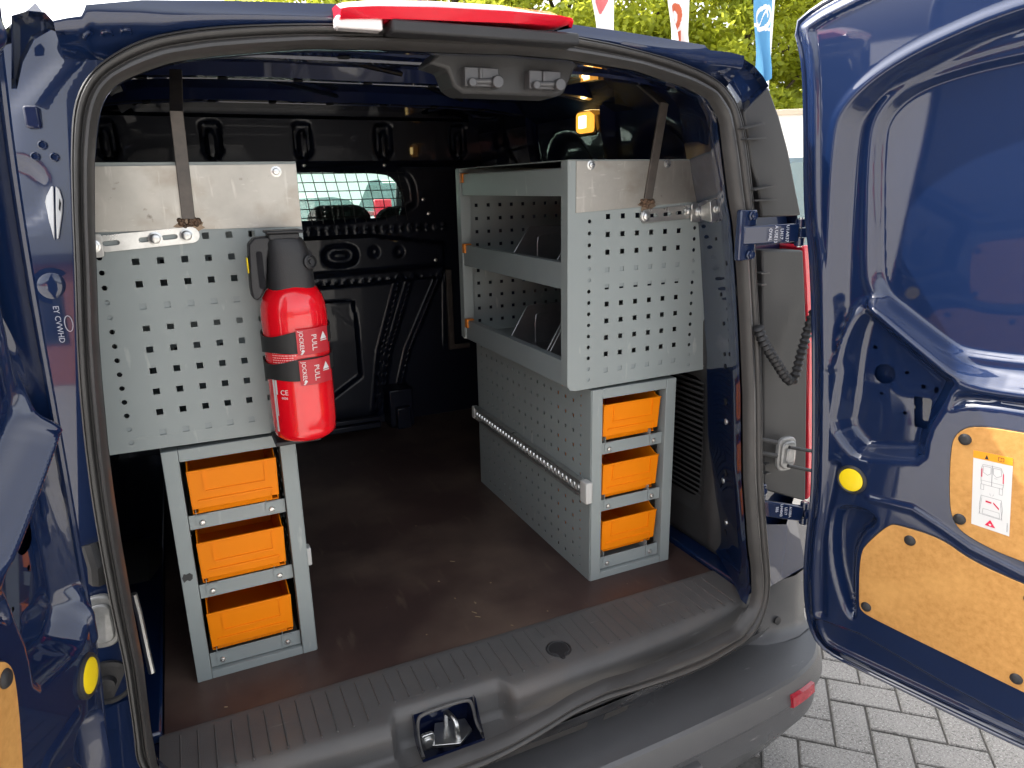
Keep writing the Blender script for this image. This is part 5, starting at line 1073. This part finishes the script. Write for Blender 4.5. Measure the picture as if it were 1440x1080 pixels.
# flags on poles
def flag(px,name_col,label,width,zb,zt,marks):
    x,y=px; t=empty('flag',(x,y,GZ)); tag(t,label,'flag','flags in front of the trees')
    q=MB(); q.tube([(x,y,GZ),(x,y,zt+.3)],[.035,.022],10); q.obj('flag_pole',mat('white_pole',(.75,.75,.75),.3),t)
    n=60; rows=110; V=[];F=[]
    for r in range(rows+1):
        z=zt-(zt-zb)*r/rows; f=r/rows; wd=width*(1-.62*f**1.4)
        for i in range(n+1):
            s=i/n; V.append((x-.03-wd*s*.80,y-.02+.07*math.sin(s*9+f*5)*(.3+f)+.03*math.sin(f*11+s*3),z-.10*s*wd*f+ -.25*s*f))
    for r in range(rows):
        for i in range(n): F.append((r*(n+1)+i,r*(n+1)+i+1,(r+1)*(n+1)+i+1,(r+1)*(n+1)+i))
    me=MB().add(V,F).mesh('flag_cloth',[name_col]+[m for m,_ in marks],60)
    for m_i,(mm,fn) in enumerate(marks):
        for k,p in enumerate(me.polygons):
            r,i=divmod(k,n)
            if fn(i/n,r/rows): p.material_index=m_i+1
    link('flag_cloth',me,t)
FW=mat('white_flag',(.78,.76,.76),.8); FB=mat('blue_flag',(.10,.30,.52),.8); FR=mat('red_flag_mark',(.60,.16,.17),.8); FX=mat('rust_flag_mark',(.50,.12,.06),.8)
FP=[[8.3215, 13.0, 3.6144, 5.2284], [10.5219, 13.5, 3.6167, 5.712], [11.9377, 12.5, 3.0182, 5.3271]]
flag(FP[0][:2],FW,'white flag with a red mark, leftmost above the van roof',.75,FP[0][2],FP[0][3],[(FR,lambda s,f:.25<s<.8 and .40<f<.62 and abs(s-.5)+abs(f-.5)*2<.30)])
flag(FP[1][:2],FW,'white flag with a rust red emblem, between the other two flags',.85,FP[1][2],FP[1][3],[(FX,lambda s,f:abs(math.hypot((s-.55)*1.0,(f-.62)*2.2)-.20)<.07 or (.3<s<.75 and abs(f-.80)<.05))])
flag(FP[2][:2],FB,'pale blue flag with a white oval emblem, rightmost by the open door',.80,FP[2][2],FP[2][3],[(FW,lambda s,f:(abs(math.hypot((s-.45)/1.0,(f-.46)*3.4)-.27)<.06) or (.3<s<.62 and abs(f-.46+.05*math.sin(s*20))<.014) or abs(f-.585+.1*s)<.012)])
# ---- trees
LEAF=mat('leaf',(.15,.20,.018),.6,nscale=.6,col2=(.23,.27,.025))
N_=LEAF.node_tree.nodes; L_=LEAF.node_tree.links; b_=N_['Principled BSDF']; tr_=N_.new('ShaderNodeBsdfTranslucent'); tr_.inputs[0].default_value=(.72,.74,.08,1); ad=N_.new('ShaderNodeMixShader'); ad.inputs[0].default_value=.5
L_.new(b_.outputs[0],ad.inputs[1]); L_.new(tr_.outputs[0],ad.inputs[2]); L_.new(ad.outputs[0],N_['Material Output'].inputs[0])
BARK=mat('bark',(.09,.07,.05),.9,nscale=12,namt=.5,bump=.6,bscale=30)
def tree(x,y,hh,rad,label,nl=9000,seed=1):
    r=np.random.default_rng(seed); t=empty('broadleaf_tree',(x,y,GZ)); tag(t,label,'tree','trees beyond the boundary wall')
    q=MB(); zb=GZ; q.tube([(x,y,zb),(x+.1,y,zb+hh*.25),(x-.05,y+.1,zb+hh*.5),(x+.1,y,zb+hh*.85)],[.28,.22,.15,.04],10)
    cl=[]
    for k in range(85):
        a=r.uniform(0,2*PI); u=r.uniform(.16,1.0); env=math.sin(PI*min(1,(u-.08)/.96))**.55
        R=rad*env*r.uniform(.25,1.0)**.6; c=np.array([x+R*math.cos(a),y+R*math.sin(a),zb+hh*u]); cl.append((c,r.uniform(.45,1.05)*rad*.28))
        if k<16: q.tube([(x,y,zb+hh*max(.15,u-.22)),tuple((np.array([x,y,zb+hh*max(.15,u-.1)])+c)/2),tuple(c)],[.09,.06,.02],6)
    q.obj('trunk',BARK,t)
    ctr=np.array([c for c,_ in cl]); rr_=np.array([s for _,s in cl]); k=r.integers(0,len(cl),nl)
    dv=r.normal(size=(nl,3)); dv/=np.linalg.norm(dv,axis=1)[:,None]; P=ctr[k]+dv*(rr_[k]*r.uniform(.15,1,nl)**.45)[:,None]*np.array([1.2,1.2,.75])
    nrm=r.normal(size=(nl,3))+np.array([0,0,.8]); nrm/=np.linalg.norm(nrm,axis=1)[:,None]; tv=np.cross(nrm,r.normal(size=(nl,3))); tv/=np.linalg.norm(tv,axis=1)[:,None]; bv=np.cross(nrm,tv)
    s=r.uniform(.11,.20,nl)[:,None]; V=np.stack([P-tv*s,P+bv*s*.55,P+tv*s,P-bv*s*.55],1).reshape(-1,3)
    me=bpy.data.meshes.new('crown'); me.from_pydata(V.tolist(),[],[(4*i,4*i+1,4*i+2,4*i+3) for i in range(nl)]); me.materials.append(LEAF); link('crown',me,t)
for k,(x,y,hh,rd_,lb) in enumerate([(6.0,31,10.5,3.6,'yellow green tree farthest left, seen through the cab window'),(11.2,29,11.5,4.0,'yellow green tree above the red brake lamp'),(15.5,28,12.5,4.2,'broad yellow green tree behind the leftmost white flag'),(19.5,27.0,13,4.2,'tall yellow green tree between the two white flags'),(23.2,25.5,13.0,4.3,'tall leafy tree behind the pale blue flag'),(27.0,24.5,13.5,4.3,'leafy tree filling the gap beside the open right door'),(31.5,22.5,12.5,4.4,'leafy tree mostly hidden behind the open right door')]):
    tree(x,y,hh,rd_,lb,22000,k+3)
# ---- parked cars
def car(x,y,rot,paint,label,hh=1.5,name='parked_car',L=4.3,W=1.78):
    t=empty(name,(x,y,GZ)); tag(t,label,'car','cars parked around the van')
    M=Matrix.Translation((x,y,GZ))@Matrix.Rotation(rot,4,'Z'); T=lambda a,b,c:tuple(M@Vector((a,b,c)))
    st=[(-2.15,.42,.62,.72),(-2.08,.30,.80,.84),(-1.6,.20,.88,.87),(-1.0,.20,.90,.89),(0,.20,.92,.89),(.9,.20,.94,.89),(1.0,.20,.95,.89),(1.6,.2,.97,.87),(2.0,.26,.95,.82),(2.12,.36,.80,.74)]
    loops=[]
    for (u,zl,zh,hw) in st:
        u=u*L/4.3; hw=hw*W/1.78; zh=zh*hh/1.5
        loops.append([T(u,-hw*.92,zl),T(u,-hw,zl+.18),T(u,-hw,zh-.16),T(u,-hw*.93,zh),T(u,hw*.93,zh),T(u,hw,zh-.16),T(u,hw,zl+.18),T(u,hw*.92,zl)])
    q=MB(); q.ring(loops); q.obj('body',paint,t,smooth=40)
    a=L/4.3
    def cabin(u,z,hw): return T(u*a,hw,z*hh/1.5)
    lo=[(-.95,.90),(1.95,.95)]; pr=[(-.95,.90,.80),(-.25,1.40,.62),(.0,1.47,.60),(1.2,1.48,.60),(1.55,1.42,.62),(1.98,.97,.76)]
    q=MB(); 
    for i in range(len(pr)-1):
        (u0,z0,w0),(u1,z1,w1)=pr[i],pr[i+1]; q.add([cabin(u0,z0,-w0),cabin(u1,z1,-w1),cabin(u1,z1,w1),cabin(u0,z0,w0)],[(0,1,2,3)],0 if i in (1,2,3) else 1)
    for s in (-1,1): q.add([cabin(u,z,s*w) for u,z,w in pr]+[cabin(.5,.93,s*.83)],[tuple(range(7))],1)
    q.obj('cabin',[paint,SMOKE],t,smooth=30)
    for u,s in ((-1.35,-1),(-1.35,1),(1.3,-1),(1.3,1)):
        q=MB(); ax=(M.to_3x3()@Vector((0,s,0))); q.lathe([(.20,-.09),(.30,-.09),(.32,-.05),(.32,.05),(.30,.09),(.20,.09),(.19,.04),(.05,.06)],T(u*a,s*(W/2-.10),.32),ax,20); q.obj('wheel',TYRE,t)
    for s in (-1,1):
        q=MB(); q.box(-2.16*a,-2.0*a,*sorted((s*.50,s*.80)),.60,.74,M=M); q.obj('headlight',LENSW,t,bevel=.02)
        q=MB(); q.box(1.98*a,2.10*a,*sorted((s*.58,s*.86)),.94*hh/1.5,1.20*hh/1.5,M=M); q.obj('tail_light',LENS,t,bevel=.02)
        q=MB(); q.box(-.75*a,-.62*a,*sorted((s*.90,s*1.03)),.92*hh/1.5,1.04*hh/1.5,M=M); q.obj('wing_mirror',paint,t,bevel=.03)
    return t
SILV=mat('silver_paint',(.55,.57,.58),.3,metal=.3,coat=.6); WHT=mat('white_paint',(.75,.75,.74),.3,coat=.6); LBL=mat('light_blue_paint',(.12,.30,.52),.3,coat=.7); SAND=mat('pale_green_paint',(.42,.50,.44),.3,coat=.6)
car(4.0,13.4,math.radians(84)+PI,SILV,'silver car with red tail lights, seen through the cab window',1.70)
car(1.2,12.6,math.radians(30),WHT,'white car seen through the cab window, left of the silver one',1.42)
car(3.62,3.55,math.radians(-48),LBL,'light blue car in the gap between the van and its open door',1.6873)

# ---- the yard behind the camera, mirrored in the paint
t=empty('brick_building',(-15,-18,GZ)); tag(t,'long red brick building across the yard, mirrored in the open left door','building')
BRK=mat('brickwork',(.34,.13,.085),.85,nscale=30,col2=(.25,.09,.06),bump=.4,bscale=60)
q=MB(); q.box(-26,-4,-22,-18,GZ,2.6); q.obj('wall',BRK,t)
q=MB(); q.box(-26.3,-3.7,-22.3,-17.7,2.6,2.82); q.obj('roof',TRIM,t)
for k in range(6):
    x=-25+3.6*k; q=MB(); q.box(x,x+1.7,-18.0,-17.96,.5,2.0); wf=q.obj('window',TRIM,t); q=MB(); q.box(x+.08,x+.81,-17.965,-17.95,.58,1.92); q.box(x+.89,x+1.62,-17.965,-17.95,.58,1.92); q.obj('window_pane',SMOKE,wf)
